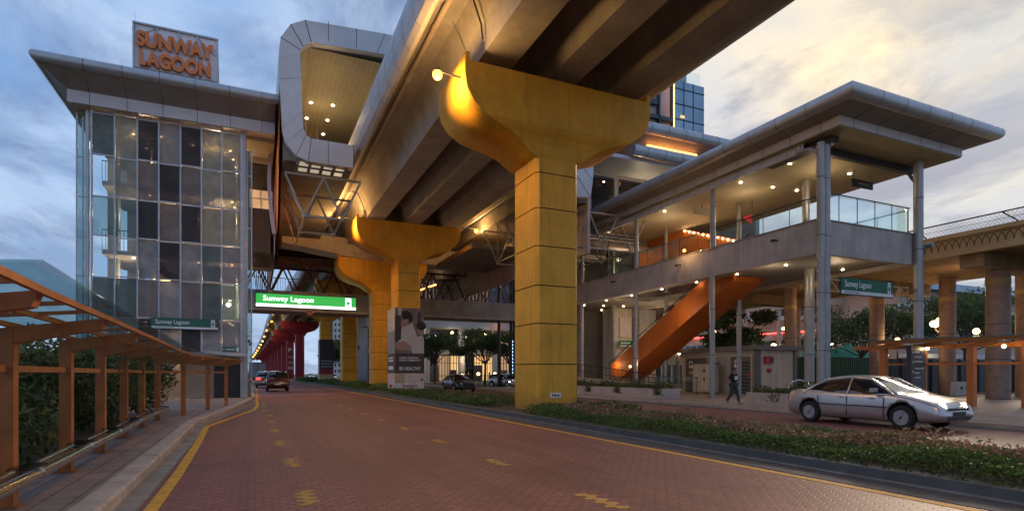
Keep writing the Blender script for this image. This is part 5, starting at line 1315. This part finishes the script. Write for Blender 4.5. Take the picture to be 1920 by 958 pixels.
# ------------------------------------------------------------------ plants
def shrub(x, y, h, r, label, leaf='leaf_shrub', n=2600, name='shrub', cat='shrub', group='shrubs behind the left walkway', ls=.075):
    t = thing(name, label, cat, (x, y, .1), group)
    m = MB()
    for k in range(6):
        a = rnd.uniform(0, 6.28); m.cyl((x + .05 * math.cos(a), y + .05 * math.sin(a), .1), (x + r * .5 * math.cos(a), y + r * .5 * math.sin(a), h * rnd.uniform(.5, .8)), .03, 6, 0, .012)
    m.build('stems', 'bark', t)
    cl = [(x + rnd.gauss(0, r * .42), y + rnd.gauss(0, r * .42), rnd.uniform(.25, .9) * h, r * rnd.uniform(.3, .55)) for _ in range(16)]
    g = MB()
    def f():
        c = rnd.choice(cl); v = Vector((rnd.gauss(0, 1), rnd.gauss(0, 1), rnd.gauss(0, 1))).normalized() * c[3] * rnd.uniform(.6, 1.05)
        return (c[0] + v.x, c[1] + v.y, max(.15, c[2] + v.z))
    g.leaves(f, n, ls); g.build('foliage', leaf, t); return t
SL = ['broad dark shrub beside the first walkway post', 'tall shrub with yellowing leaves between the first two posts', 'dense shrub just left of the second walkway post', 'rounded shrub between the second and third posts', 'upright dark shrub behind the third walkway post',
      'leafy shrub between the third and fourth posts', 'dark shrub behind the fourth walkway post', 'shrub between the fourth and fifth posts', 'shrub behind the fifth walkway post', 'shrub between the fifth and sixth posts', 'last shrub of the bed beside the tower lawn', 'shrub at the near end of the bed, by the image edge']
for i, (x, y) in enumerate([(-3.9, 7.0), (-4.1, 8.9), (-3.9, 10.6), (-4.2, 12.3), (-3.9, 14.0), (-4.1, 15.7), (-3.95, 17.3), (-4.2, 18.9), (-4.0, 20.4), (-4.3, 21.9), (-3.7, 23.4), (-3.7, 5.2)]):
    shrub(x, y, rnd.uniform(1.95, 2.35), 1.05, SL[i], n=3000)
SB = ['back row shrub nearest the image edge', 'second back row shrub from the image edge', 'third back row shrub from the image edge', 'fourth back row shrub from the image edge', 'fifth back row shrub from the image edge', 'back row shrub nearest the glass tower']
for i in range(6): shrub(-6.4 - .4 * (i % 2), 7.5 + 3.0 * i, 2.3, 1.5, SB[i] + ', behind the left walkway', n=2200, ls=.10, group='back row of shrubs')
def tree(x, y, h, cr, label, n=5000, ls=.16, leaf='leaf_tree', z0=.06, trunk=.16, group=None, flat=.6, cb=.35, name='tree', split=14):
    t = thing(name, label, 'tree', (x, y, z0), group); m = MB(); hb = h * cb
    m.cyl((x, y, z0), (x + .1, y, hb), trunk, 10, 0, trunk * .75)
    cl = []
    for k in range(split):
        a = 2.4 * k + rnd.uniform(-.3, .3); rr = cr * math.sqrt((k + .6) / split) * .85; zz_ = hb + (h - hb) * rnd.uniform(.25, .9) * (1.05 - .35 * rr / cr)
        e = (x + rr * math.cos(a), y + rr * math.sin(a), zz_); mid = (x + rr * .4 * math.cos(a), y + rr * .4 * math.sin(a), hb + (zz_ - hb) * .55)
        m.cyl((x + .1, y, hb - .1), mid, trunk * .45, 6, 0, trunk * .28); m.cyl(mid, e, trunk * .28, 6, 0, .02); cl.append((*e, cr * rnd.uniform(.24, .42)))
    m.build('trunk', 'bark', t); g = MB()
    def f():
        c = rnd.choice(cl); v = Vector((rnd.gauss(0, 1), rnd.gauss(0, 1), rnd.gauss(0, 1))).normalized() * c[3] * rnd.uniform(.45, 1.1); return (c[0] + v.x, c[1] + v.y, c[2] + v.z * flat)
    g.leaves(f, n, ls); g.build('crown', leaf, t); return t
tree(24.5, 62, 7.6, 4.2, 'tree with layered crown beyond the advertisement, beside the footbridge', 5000, .16, flat=.35)
tree(29.5, 66, 7.2, 4.2, 'layered tree right of the advertisement, over the parked lights', 5000, .16, flat=.35)
tree(22.0, 74, 8.0, 3.6, 'darker tree close behind the advertisement box', 3500, .18)
tree(34.5, 72, 6.5, 3.2, 'small tree before the lit mall columns', 3000, .16, flat=.4)
tree(20.3, 100, 7.5, 4.5, 'dark tree between the two plain yellow piers', 3000, .25)
tree(17.5, 128, 9, 5, 'bushy tree beyond the van lane, left of the banner pier', 3000, .3)
tree(21, 150, 11, 6, 'bushy tree under the white apartment block', 3000, .35)
tree(24, 122, 7, 4.5, 'bushy tree behind the plain yellow pier', 2500, .3)
tree(-3.9, 62, 8.5, 2.6, 'slim tree at the left kerb beyond the tower', 2600, .16)
tree(-4.5, 84, 11, 3.6, 'taller tree at the left kerb further beyond the tower', 2600, .22)
tree(38.5, 38, 8.6, 3.6, 'tree seen between the orange stair and the curved mall', 4500, .17)
tree(45.5, 43.5, 6.6, 2.4, 'small clipped tree before the curved mall', 2500, .15)
tree(56, 38, 9.2, 5.8, 'wide spreading tree behind the hoarding, left of the globe cluster', 7000, .17, flat=.45)
tree(61, 31, 10.0, 5.4, 'spreading tree behind the globe cluster', 5000, .17, flat=.45)
tree(70, 36, 11.5, 6.4, 'spreading tree at the right beyond the orange walkway', 4500, .2, flat=.45)
def mound(x0, x1, y0, y1, h, z0, dens, ls, name, leaf, ph=0):
    g = MB()
    def f():
        x = rnd.uniform(x0, x1); y = rnd.uniform(y0, y1); u = (x - x0) / (x1 - x0); e = min(1, 6 * u, 6 * (1 - u)) ** .5
        hh = h * e * (.72 + .28 * math.sin(y * 1.7 + ph) * math.sin(y * .63 + 2 * x)); return (x, y, z0 + hh * (rnd.random() ** .35))
    g.leaves(f, int((x1 - x0) * (y1 - y0) * dens), ls, 0, .8); return tag(g.build(name, leaf), kind='stuff')
for (a, b, dn) in ((2.2, 9.5, 1150), (9.5, 16.3, 760)):
    mound(8.10, 9.15, a, b, .36, .12, dn, .038, 'groundcover', 'leaf_hedge'); mound(8.9, 10.2, a, b, .42, .12, dn * .8, .042, 'groundcover_pink', 'leaf_pink', 1)
    mound(8.8, 10.4, a, b, .52, .12, dn * .08, .05, 'groundcover_pink', 'leaf_pink', 1.6); mound(10.1, 12.0, a, b, .22, .12, dn * .2, .045, 'groundcover', 'leaf_hedge', 2)
mound(8.45, 9.9, 16.0, 17.9, .36, .12, 480, .05, 'groundcover', 'leaf_hedge'); mound(9.9, 11.9, 16.0, 18.5, .42, .12, 330, .06, 'groundcover_pink', 'leaf_pink'); mound(11.3, 12.3, 16, 24, .40, .12, 300, .06, 'groundcover', 'leaf_hedge')
mound(8.2, 9.3, 21.6, 40.5, .36, .12, 200, .07, 'groundcover', 'leaf_hedge'); mound(8.6, 12.0, 21.5, 40.5, .40, .12, 110, .08, 'groundcover_pink', 'leaf_grassy', 1)
mound(8.2, 12.2, 44, 92, .6, .12, 50, .12, 'groundcover', 'leaf_hedge'); mound(7.6, 11.6, 98, 126, .7, .1, 30, .2, 'groundcover', 'leaf_hedge')
for i, (x, y) in enumerate(((24.5, 56), (27, 60), (31, 61), (33.5, 57), (22.8, 66), (36.5, 60))):
    shrub(x, y, 1.3, 1.1, ['low clipped shrub beside the silver hatchback', 'round clipped shrub behind the silver hatchback', 'clipped shrub left of the mall entrance', 'clipped shrub nearest the footbridge post', 'dark shrub behind the dark saloon', 'clipped shrub right of the footbridge post'][i], 'leaf_tree', 900, group='clipped shrubs before the mall', ls=.1)
for i in range(5): shrub(-1.35 - .1 * i, 42 + 3.4 * i, 1.9, .8, '%s hedge bush along the left kerb past the tower' % ORD[i], 'leaf_tree', 900, group='hedge bushes past the tower', ls=.09)
struct('verge', MB().box(20, 40, 54, 84, -.03, .13), 'grass_ground')

# garden lamps, blue light column, string light curtain
for i, (x, y) in enumerate(((26, 68), (28.7, 69), (33.2, 74), (37.5, 76))):
    t = thing('garden_lamp', '%s small warm garden lamp before the mall' % ['leftmost', 'second', 'third', 'rightmost'][i], 'lamp', (x, y, .1), 'garden lamps before the mall')
    MB().cyl((x, y, .1), (x, y, 1.3), .05, 6).build('post', 'dark_metal', t); MB().sphere((x, y, 1.45), .2).build('globe', 'globe', t)
for i, (x, y, z) in enumerate(((46, 47, 3.4), (50, 52, 6.4), (53.5, 46.5, 4.6), (58, 49, 6.9), (63, 47, 4.2), (66, 43, 5.6), (60, 38, 3.4), (75, 41, 3.6))):
    t = thing('festoon_lamp', '%s warm festoon lamp from the left behind the hoarding' % ORD[i], 'lamp', (x, y, .06), 'festoon lamps behind the hoarding')
    MB().cyl((x, y, .06), (x, y, z), .05, 6).build('post', 'dark_metal', t); MB().sphere((x, y, z), .2 + .05 * (i % 3), 10, 6).build('globe', 'bulb_small' if i % 3 else 'globe', t)
t = thing('light_column', 'slender column of blue and white lights among the trees', 'lamp', (27, 60, .1)); MB().cyl((27.2, 60, .1), (27.2, 60, 5.6), .06, 8).build('pole', 'dark_metal', t)
for k in range(11): MB().sphere((27.2, 59.92, 1.2 + .4 * k), .11, 8, 6).build('light', 'led_blue', t)
t = thing('street_lamp', 'lone amber street lamp in front of the layered trees', 'street lamp', (31.3, 63, .1)); MB().cyl((31.3, 63, .1), (31.3, 63, 7.0), .07, 8).build('post', 'dark_metal', t); MB().sphere((31.3, 63, 7.1), .22).build('globe', 'bulb_sodium', t); point('light', (31.3, 62.6, 6.9), 120, (1, .6, .22), t, .2)
t = thing('string_lights', 'curtain of warm string lights left of the orange stair foot', 'lights', (31, 50, .1))
MB().cyl((29.6, 49.9, 6.5), (32.6, 49.9, 6.5), .05, 6).build('bar', 'dark_metal', t)
for i in range(8):
    m = MB()
    for k in range(15): m.sphere((29.8 + .36 * i, 49.9, 6.3 - .3 * k + .1 * (i % 2)), .045, 6, 4)
    m.build('strand', 'bulb_small', t)
for i, x in enumerate((29.6, 32.6)): MB().cyl((x, 49.9, .1), (x, 49.9, 6.5), .05, 6).build('post', 'dark_metal', t)
t = thing('light_ornament', 'blue star shaped light ornament beside the string lights', 'lights', (33.5, 50, 5)); m = MB()
for k in range(6): a = math.pi * k / 6; m.beam((33.7 - .35 * math.cos(a), 49.8, 5.2 - .35 * math.sin(a)), (33.7 + .35 * math.cos(a), 49.8, 5.2 + .35 * math.sin(a)), .05, .05)
m.build('star', 'shop_cool', t); MB().cyl((33.7, 49.9, .1), (33.7, 49.9, 5.5), .04, 6).build('post', 'dark_metal', t)

# ------------------------------------------------------------------ vehicles
def interp(st, n_):
    ys = [s[0] for s in st]; out = []
    for i in range(n_ + 1):
        y = ys[0] + (ys[-1] - ys[0]) * i / n_
        for k in range(len(st) - 1):
            if st[k][0] <= y <= st[k + 1][0] + 1e-9: break
        p1, p2 = st[k], st[k + 1]; p0 = st[max(0, k - 1)]; p3 = st[min(len(st) - 1, k + 2)]; u = (y - p1[0]) / (p2[0] - p1[0])
        o = [y]
        for j in range(1, len(p1)):
            m1 = (p2[j] - p0[j]) / (p2[0] - p0[0]) * (p2[0] - p1[0]); m2 = (p3[j] - p1[j]) / (p3[0] - p1[0]) * (p2[0] - p1[0])
            o.append((2 * u ** 3 - 3 * u * u + 1) * p1[j] + (u ** 3 - 2 * u * u + u) * m1 + (-2 * u ** 3 + 3 * u * u) * p2[j] + (u ** 3 - u * u) * m2)
        out.append(o)
    return out
def make_car(name, label, cat, kind, paint, lamps_on=True, group=None, brake=False):
    """front towards +Y, centred, on the ground"""
    t = thing(name, label, cat, (0, 0, 0), group)
    if kind == 'sedan':
        Lc, Hr = 4.6, 1.45
        st = [(-2.30, .62, .70, .34), (-2.22, .86, .80, .26), (-2.0, .98, .85, .22), (-1.4, 1.0, .88, .20), (-.6, .97, .90, .19), (.5, .95, .90, .19), (1.0, .95, .89, .19), (1.6, .86, .87, .20), (2.05, .74, .82, .22), (2.24, .62, .74, .26), (2.30, .50, .66, .32)]
        gh = [(-1.72, .99, .70, .84), (-1.35, 1.22, .62, .85), (-.95, 1.39, .58, .86), (-.4, 1.46, .58, .86), (.1, 1.44, .58, .86), (.42, 1.36, .58, .86), (.85, 1.14, .63, .85), (1.22, .94, .70, .82)]
        pil = [-.98, -.15, .42]; wy = (-1.38, 1.38)
    elif kind == 'hatch':
        Lc, Hr = 4.0, 1.5
        st = [(-1.95, .60, .74, .36), (-1.90, 1.0, .80, .28), (-1.7, 1.02, .84, .22), (-1, 1.0, .86, .20), (.4, .96, .86, .19), (.9, .95, .85, .19), (1.45, .84, .82, .20), (1.85, .70, .76, .24), (1.98, .55, .68, .30)]
        gh = [(-1.88, 1.0, .70, .80), (-1.7, 1.32, .62, .82), (-1.35, 1.48, .60, .83), (-.4, 1.52, .58, .83), (.1, 1.48, .58, .83), (.45, 1.36, .58, .83), (1.15, .93, .68, .80)]
        pil = [-1.1, -.2, .45]; wy = (-1.25, 1.25)
    else:   # suv / people carrier
        Lc, Hr = 4.5, 1.72
        st = [(-2.2, .7, .78, .42), (-2.15, 1.12, .84, .34), (-1.9, 1.14, .88, .28), (-1, 1.12, .91, .26), (.5, 1.08, .91, .25), (1.1, 1.07, .90, .25), (1.7, 1.0, .88, .26), (2.08, .88, .82, .3), (2.2, .70, .74, .36)]
        gh = [(-2.1, 1.12, .74, .84), (-1.92, 1.5, .68, .86), (-1.6, 1.69, .66, .87), (-.5, 1.74, .64, .87), (.1, 1.71, .64, .87), (.5, 1.58, .64, .87), (1.25, 1.06, .72, .84)]
        pil = [-1.3, -.3, .5]; wy = (-1.38, 1.42)
    S = interp(st, 46); m = MB(); vs = []; 
    for (y, zt_, w, zb) in S:
        hgt = zt_ - zb
        half = [(0, zb), (w * .80, zb), (w * .95, zb + .07), (w * 1.0, zb + hgt * .30), (w * 1.0, zb + hgt * .55), (w * .985, zb + hgt * .72), (w * .965, zt_ - .07), (w * .91, zt_ - .015), (w * .80, zt_ + .01), (0, zt_ + .035)]
        vs += [(x, y, z) for x, z in half] + [(-x, y, z) for x, z in reversed(half[1:-1])]
    nr = 18
    fs = [(i * nr + j, i * nr + (j + 1) % nr, (i + 1) * nr + (j + 1) % nr, (i + 1) * nr + j) for i in range(len(S) - 1) for j in range(nr)]
    fs += [tuple(range(nr)), tuple(reversed(range((len(S) - 1) * nr, len(S) * nr)))]
    m.add(vs, fs, 0, True); body = fixn(m.build('body', [paint, 'black'], t))
    for w_y in wy:
        c = MB().cyl((-1.2, w_y, .36), (1.2, w_y, .36), .385, 28).build('cut', 'black'); c.location = (0, 0, 0); c['_loc'] = (0, 0, 0)
        c.data.transform(Matrix.Translation((0, w_y, -.025))); fixn(c)
        md = body.modifiers.new('b', 'BOOLEAN'); md.operation = 'DIFFERENCE'; md.object = c; md.solver = 'EXACT'
        bpy.context.view_layer.update(); nm = bpy.data.meshes.new_from_object(body.evaluated_get(bpy.context.evaluated_depsgraph_get())); body.modifiers.clear(); body.data = nm; bpy.data.objects.remove(c)
    cr = MB().box(-.70, .70, wy[0] - .5, wy[1] + .5, .24, .66).build('underbody', 'black', t)
    G = interp(gh, 26); m = MB(); vs = []
    for (y, zr, wr, wb) in G:
        zb = .93 if kind != 'suv' else 1.06; zr = max(zr, zb + .01)
        half = [(wb, zb - .06), (wb + (wr - wb) * .5, zb + (zr - zb) * .55), (wr + .02, zr - (zr - zb) * .16), (wr * .86, zr - .02), (0, zr)]
        vs += [(x, y, z) for x, z in half] + [(-x, y, z) for x, z in reversed(half[:-1])]
    nr = 9; vv = MB(); ym0, ym1 = gh[2][0], gh[4][0] + .12
    for i in range(len(G) - 1):
        for j in range(nr - 1):
            top = G[i][0] > ym0 - .1 and G[i + 1][0] < ym1 + .15 and j in (2, 3, 4, 5)
            m.f.append((i * nr + j, i * nr + j + 1, (i + 1) * nr + j + 1, (i + 1) * nr + j)); m.m.append(1 if top else 0); m.sm.append(True)
    m.v = [tuple(v) for v in vs]; m.build('cabin', ['car_glass', paint], t)
    # pillars
    def gp(y, side, f_):
        for i in range(len(G) - 1):
            if G[i][0] <= y <= G[i + 1][0]: break
        zb = .93 if kind != 'suv' else 1.06; _, zr, wr, wb = G[i]; 
        return (side * (wb + (wr - wb) * f_ + .012), y, zb - .02 + (zr - .03 - zb) * f_)
    for s in (-1, 1):
        q = MB(); q.path([gp(pil[1], s, .0), gp(pil[1], s, .55), gp(pil[1], s, .95)], .03, 6)
        ya, yb = gh[-1][0] - .06, gh[-3][0]
        q.path([gp(ya, s, .0), gp((ya + yb) / 2, s, .93), gp(yb, s, .97)], .035, 6)
        ya, yb = gh[0][0] + .1, gh[2][0]; q.path([gp(ya, s, .1), gp((ya + yb) / 2, s, .95), gp(yb, s, .97)], .06, 6)
        q.path([gp(yb, s, .97), gp(pil[1], s, .96), gp(gh[-3][0], s, .97)], .035, 6); q.build('pillars', paint, t)
        q = MB(); q.beam((s * .915, -1.1, .60), (s * .915, 1.0, .58), .02, .03); q.build('side_moulding', 'seam', t)
        for yy in (pil[1], pil[2] + .5, pil[0] - .1): q = MB().box(s * (st[4][2] + .001) - .008, s * (st[4][2] + .001) + .006, yy - .008, yy + .008, .30, .84).build('door_gap', 'black', t)
        q = MB(); q.box(min(s * .88, s * 1.06), max(s * .88, s * 1.06), .62, .78, .98 if kind != 'suv' else 1.1, 1.10 if kind != 'suv' else 1.24); q.build('mirror', paint, t, .02)
        for yy in (pil[1] - .2, pil[1] + .72): MB().box(s * .905 - .012, s * .905 + .012, yy - .09, yy + .09, .80, .825).build('handle', paint, t)
        fy, fz, fw = st[-3][0] + .06, st[-3][1] - .10, st[-3][2] * .80
        q = MB(); q.add([(s * (fw - .22), fy + .165, fz - .10), (s * (fw + .10), fy - .02, fz - .10), (s * (fw + .12), fy - .10, fz + .02), (s * (fw - .20), fy + .10, fz + .05)], [(0, 1, 2, 3)]); 
        q.v = [(a, b, fz + (c - fz) * 1.5 + .01) for a, b, c in q.v]; q.v += [(a * .96, b - .12, c) for a, b, c in q.v]; q.f += [(4, 5, 6, 7), (0, 1, 5, 4), (1, 2, 6, 5), (2, 3, 7, 6), (3, 0, 4, 7)]; q.m += [0] * 5; q.sm += [False] * 5
        fixn(q.build('headlight', 'head_lamp' if lamps_on else 'steel', t))
        ry, rz, rw_ = st[1][0], st[1][1] - .12, st[1][2] * .86
        q = MB(); q.box(min(s * rw_, s * (rw_ - .3)), max(s * rw_, s * (rw_ - .3)), ry - .10, ry + .06, rz - .12, rz + .06); q.box(min(s * rw_, s * (rw_ + .1)), max(s * rw_, s * (rw_ + .1)), ry - .02, ry + .2, rz - .1, rz + .06); q.build('tail_light', 'tail_lamp' if brake else 'tail_off', t, .01)
        for w_y in wy:
            q = MB(); q.cyl((s * .70, w_y, .32), (s * .885, w_y, .32), .32, 26); wh = q.build('wheel', 'rubber', t, .03)
            q = MB(); q.cyl((s * .882, w_y, .32), (s * .892, w_y, .32), .20, 20)
            for k in range(5): a = 2 * math.pi * k / 5; q.beam((s * .895, w_y, .32), (s * .895, w_y + .2 * math.cos(a), .32 + .2 * math.sin(a)), .05, .02, 0, (1, 0, 0))
            q.build('rim', 'rim', wh)
    yb = st[0][0]; q = MB().box(-.25, .25, yb - .035, yb - .015, .55, .67).build('number_plate', 'white_paint' if kind == 'suv' else 'black', t)
    yf = st[-1][0]; MB().box(-.26, .26, yf + .005, yf + .02, .40, .51).build('number_plate', 'black', t)
    MB().box(-.5, .5, yf - .03, yf + .012, .30, .38).build('lower_grille', 'black', t); MB().box(-.42, .42, yf - .12, yf + .0, .545, .60).build('grille', 'black', t)
    return t
def place(o, x, y, rz, z=.002): o.location = (x, y, z); o.rotation_euler = (0, 0, rz); return o
c1 = make_car('sedan', 'silver saloon with lit headlamps driving on the far carriageway', 'car', 'sedan', 'paint_silver')
place(c1, 16.6, 10.95, R(180))
c = make_car('suv', 'dark maroon car seen from behind, nearest on the main road', 'car', 'suv', 'paint_maroon', False); place(c, 1.75, 53.5, 0)
c = make_car('sport_utility', 'grey car ahead of the maroon one with red brake lights', 'car', 'suv', 'paint_grey', False, brake=True); place(c, .95, 66, 0)
c = make_car('hatchback', 'silver hatchback with bright headlamps turning near the mall', 'car', 'hatch', 'paint_silver'); place(c, 24.5, 56, R(200))
c = make_car('saloon', 'dark saloon just right of the advertisement on the far carriageway', 'car', 'sedan', 'paint_black', False); place(c, 15.6, 45.5, R(180))
c = make_car('van', 'white people carrier with headlamps on beyond the plain yellow pier', 'car', 'suv', 'paint_white'); place(c, 17.2, 92, R(180))
c = make_car('hatchback', 'white hatchback approaching beside the dark banner pier', 'car', 'hatch', 'paint_white'); place(c, 15.2, 128, R(180))
c = make_car('hatchback', 'pale hatchback with headlamps between the red piers', 'car', 'hatch', 'paint_silver'); place(c, 14.6, 172, R(180))
c = make_car('hatchback', 'dark hatchback queuing beyond the grey car', 'car', 'hatch', 'paint_black', False, brake=True); place(c, 3.3, 82, 0)
tk = thing('box_truck', 'grey box truck ahead in the left lane', 'truck', (0, 0, 0))
MB().box(-1.1, 1.1, -3.2, 1.6, .9, 3.1).build('cargo_box', 'wall_grey', tk, .03)
m = MB(); m.box(-.015, .015, -3.22, -3.2, .95, 3.05); m.box(-1.08, 1.08, -3.23, -3.205, 1.0, 1.06); m.box(-1.08, 1.08, -3.23, -3.205, 2.95, 3.0); m.build('door_seam', 'seam', tk)
m = MB(); m.prism([(1.7, .6), (3.3, .6), (3.3, 1.5), (2.9, 2.3), (1.7, 2.35)], -1.0, 1.0, 'x'); fixn(m.build('cab', 'paint_white', tk)); MB().box(-.9, .9, -3.1, 3.0, .55, .88).build('chassis', 'dark_metal', tk)
for s in (-1, 1):
    MB().box(min(s * .7, s * .95), max(s * .7, s * .95), -3.24, -3.18, .62, .78).build('tail_light', 'tail_lamp', tk)
    for y in (-2.0, 2.4): MB().cyl((s * .7, y, .42), (s * 1.02, y, .42), .42, 22).build('wheel', 'rubber', tk)
place(tk, .35, 92, 0)

# ------------------------------------------------------------------ the walking man
def skin_body(name, pts, edges, radii, parent, m_, root=0, sub=2):
    me = bpy.data.meshes.new(name); me.from_pydata(pts, edges, []); o = bpy.data.objects.new(name, me); col.objects.link(o)
    md = o.modifiers.new('s', 'SKIN'); md.use_smooth_shade = True
    sv = me.skin_vertices[0].data
    for i, r_ in enumerate(radii): sv[i].radius = r_ if isinstance(r_, tuple) else (r_, r_); sv[i].use_root = (i == root)
    o.modifiers.new('u', 'SUBSURF').levels = sub
    bpy.context.view_layer.update()
    nm = bpy.data.meshes.new_from_object(o.evaluated_get(bpy.context.evaluated_depsgraph_get())); bpy.data.objects.remove(o)
    nm.materials.clear(); nm.materials.append(M[m_]); nm.name = name
    for p in nm.polygons: p.use_smooth = True; p.material_index = 0
    o = bpy.data.objects.new(name, nm); col.objects.link(o); o.parent = parent; return o
# local frame: faces +Y, x to his right; later turned to face -Y
pn = thing('person', 'man in black t-shirt walking on the far pavement, one hand raised to his chest', 'person', (0, 0, 0))
B = dict(pelvis=(0, 0, .93), belly=(0, .0, 1.06), chest=(0, .01, 1.25), neck=(0, .02, 1.42), head0=(0, .04, 1.50), head=(0, .06, 1.58), crown=(0, .05, 1.66),
         shL=(-.17, .0, 1.36), shR=(.17, .0, 1.36), elL=(-.24, .02, 1.10), elR=(.24, -.12, 1.10), wrL=(-.08, .24, 1.18), wrR=(.27, -.26, .90), haL=(-.05, .30, 1.21), haR=(.275, -.30, .83),
         hiL=(-.09, 0, .90), hiR=(.09, 0, .90), knL=(-.10, .14, .50), knR=(.10, -.05, .50), anL=(-.10, .22, .10), anR=(.10, -.30, .14), toL=(-.11, .38, .05), toR=(.11, -.17, .04))
ks = list(B); E_ = [('pelvis', 'belly'), ('belly', 'chest'), ('chest', 'neck'), ('neck', 'head0'), ('head0', 'head'), ('head', 'crown'), ('chest', 'shL'), ('chest', 'shR'), ('shL', 'elL'), ('elL', 'wrL'), ('wrL', 'haL'), ('shR', 'elR'), ('elR', 'wrR'), ('wrR', 'haR'), ('pelvis', 'hiL'), ('pelvis', 'hiR'), ('hiL', 'knL'), ('knL', 'anL'), ('anL', 'toL'), ('hiR', 'knR'), ('knR', 'anR'), ('anR', 'toR')]
RR = dict(pelvis=(.14, .10), belly=(.13, .09), chest=(.15, .10), neck=.052, head0=.070, head=.088, crown=.062, shL=.062, shR=.062, elL=.04, elR=.04, wrL=.026, wrR=.026, haL=.034, haR=.034, hiL=.085, hiR=.085, knL=.058, knR=.058, anL=.038, anR=.038, toL=.034, toR=.034)
body = skin_body('body', [B[k] for k in ks], [(ks.index(a), ks.index(b)) for a, b in E_], [RR[k] for k in ks], pn, 'skin')
def sub(name, keys, m_, grow, pts=None):
    P_ = dict(B); P_.update(pts or {}); es = [(keys.index(a), keys.index(b)) for a, b in E_ if a in keys and b in keys]
    def g(r_): return tuple(v + grow for v in r_) if isinstance(r_, tuple) else r_ + grow
    return skin_body(name, [P_[k] for k in keys], es, [g(RR[k]) for k in keys], pn, m_)
mid = lambda a, b, u: tuple(B[a][i] + (B[b][i] - B[a][i]) * u for i in range(3))
sh = sub('t_shirt', ['pelvis', 'belly', 'chest', 'neck', 'shL', 'shR', 'elL', 'elR'], 'cloth_black', .022, {'neck': (0, .015, 1.39), 'elL': mid('shL', 'elL', .75), 'elR': mid('shR', 'elR', .75)})
q = MB(); q.box(-.10, .10, .13, .142, 1.14, 1.30); pr_ = q.build('shirt_print', 'white_paint', pn)
tr = sub('trousers', ['pelvis', 'hiL', 'hiR', 'knL', 'knR', 'anL', 'anR'], 'cloth_jean', .022, {'pelvis': (0, 0, .95)})
for s, k, tk_ in ((-1, 'anL', 'toL'), (1, 'anR', 'toR')):
    a, b_ = Vector(B[k]), Vector(B[tk_]); skin_body('shoe', [tuple(a + Vector((0, -.06, -.045))), tuple(a + Vector((0, .02, -.03))), tuple((a + b_) / 2), tuple(b_)], [(0, 1), (1, 2), (2, 3)], [.045, .055, .052, .042], pn, 'shoe', 1)
q = MB(); q.sphere((0, .035, 1.615), .105, 16, 12, 0, .95); hr = q.build('hair', 'hair', pn)
for v in hr.data.vertices:
    if v.co.y > .10 and v.co.z < 1.66: v.co.y = .095
    if v.co.z < 1.55: v.co.z = 1.55
q = MB(); q.add([(-.014, .142, 1.565), (.014, .142, 1.565), (0, .172, 1.56), (0, .146, 1.60)], [(0, 1, 2), (1, 3, 2), (0, 2, 3)]); q.build('nose', 'skin', pn)
for s in (-1, 1):
    MB().sphere((s * .035, .136, 1.595), .012, 8, 6).build('eye', 'black', pn); MB().sphere((s * .093, .05, 1.58), .022, 8, 6, 0, 1.4).build('ear', 'skin', pn)
MB().box(-.025, .025, .138, .146, 1.528, 1.536).build('mouth', 'banner_red', pn)
for hk, d0, x_ in (('haL', Vector((.35, .8, .35)), -1), ('haR', Vector((0, -.25, -1)), 1)):
    h0 = Vector(B[hk]); d0.normalize(); sd = Vector((0, .8, .1)) if hk == 'haR' else Vector((.8, -.3, 0)); sd.normalize(); cu = Vector((0, .5, 0)) if hk == 'haR' else Vector((0, -.2, .6))
    for k in range(4):
        o0 = h0 + sd * (.013 * (k - 1.5) * 1.4) + d0 * .02; ln = (.07, .08, .075, .06)[k]
        p1 = o0 + d0 * ln * .5; p2 = p1 + (d0 + cu * .6).normalized() * ln * .4; p3 = p2 + (d0 * .5 + cu).normalized() * ln * .25
        skin_body('finger', [tuple(o0), tuple(p1), tuple(p2), tuple(p3)], [(0, 1), (1, 2), (2, 3)], [.009, .009, .008, .007], pn, 'skin', 0, 1)
    o0 = h0 + sd * .026; skin_body('thumb', [tuple(o0), tuple(o0 + sd * .02 + d0 * .03), tuple(o0 + sd * .018 + d0 * .06)], [(0, 1), (1, 2)], [.011, .010, .008], pn, 'skin', 0, 1)
pn.location = (19.75, 19.35, .115); pn.rotation_euler = (0, 0, R(180 + 8)); pn.scale = (.97,) * 3
fp = copy_tree(pn); fp['label'] = 'distant person in dark clothes standing before the mall entrance'; fp.location = (33.6, 83, .06); fp.rotation_euler = (0, 0, R(120))
for o in list(bpy.data.objects):
    if '_loc' in o.keys(): del o['_loc']
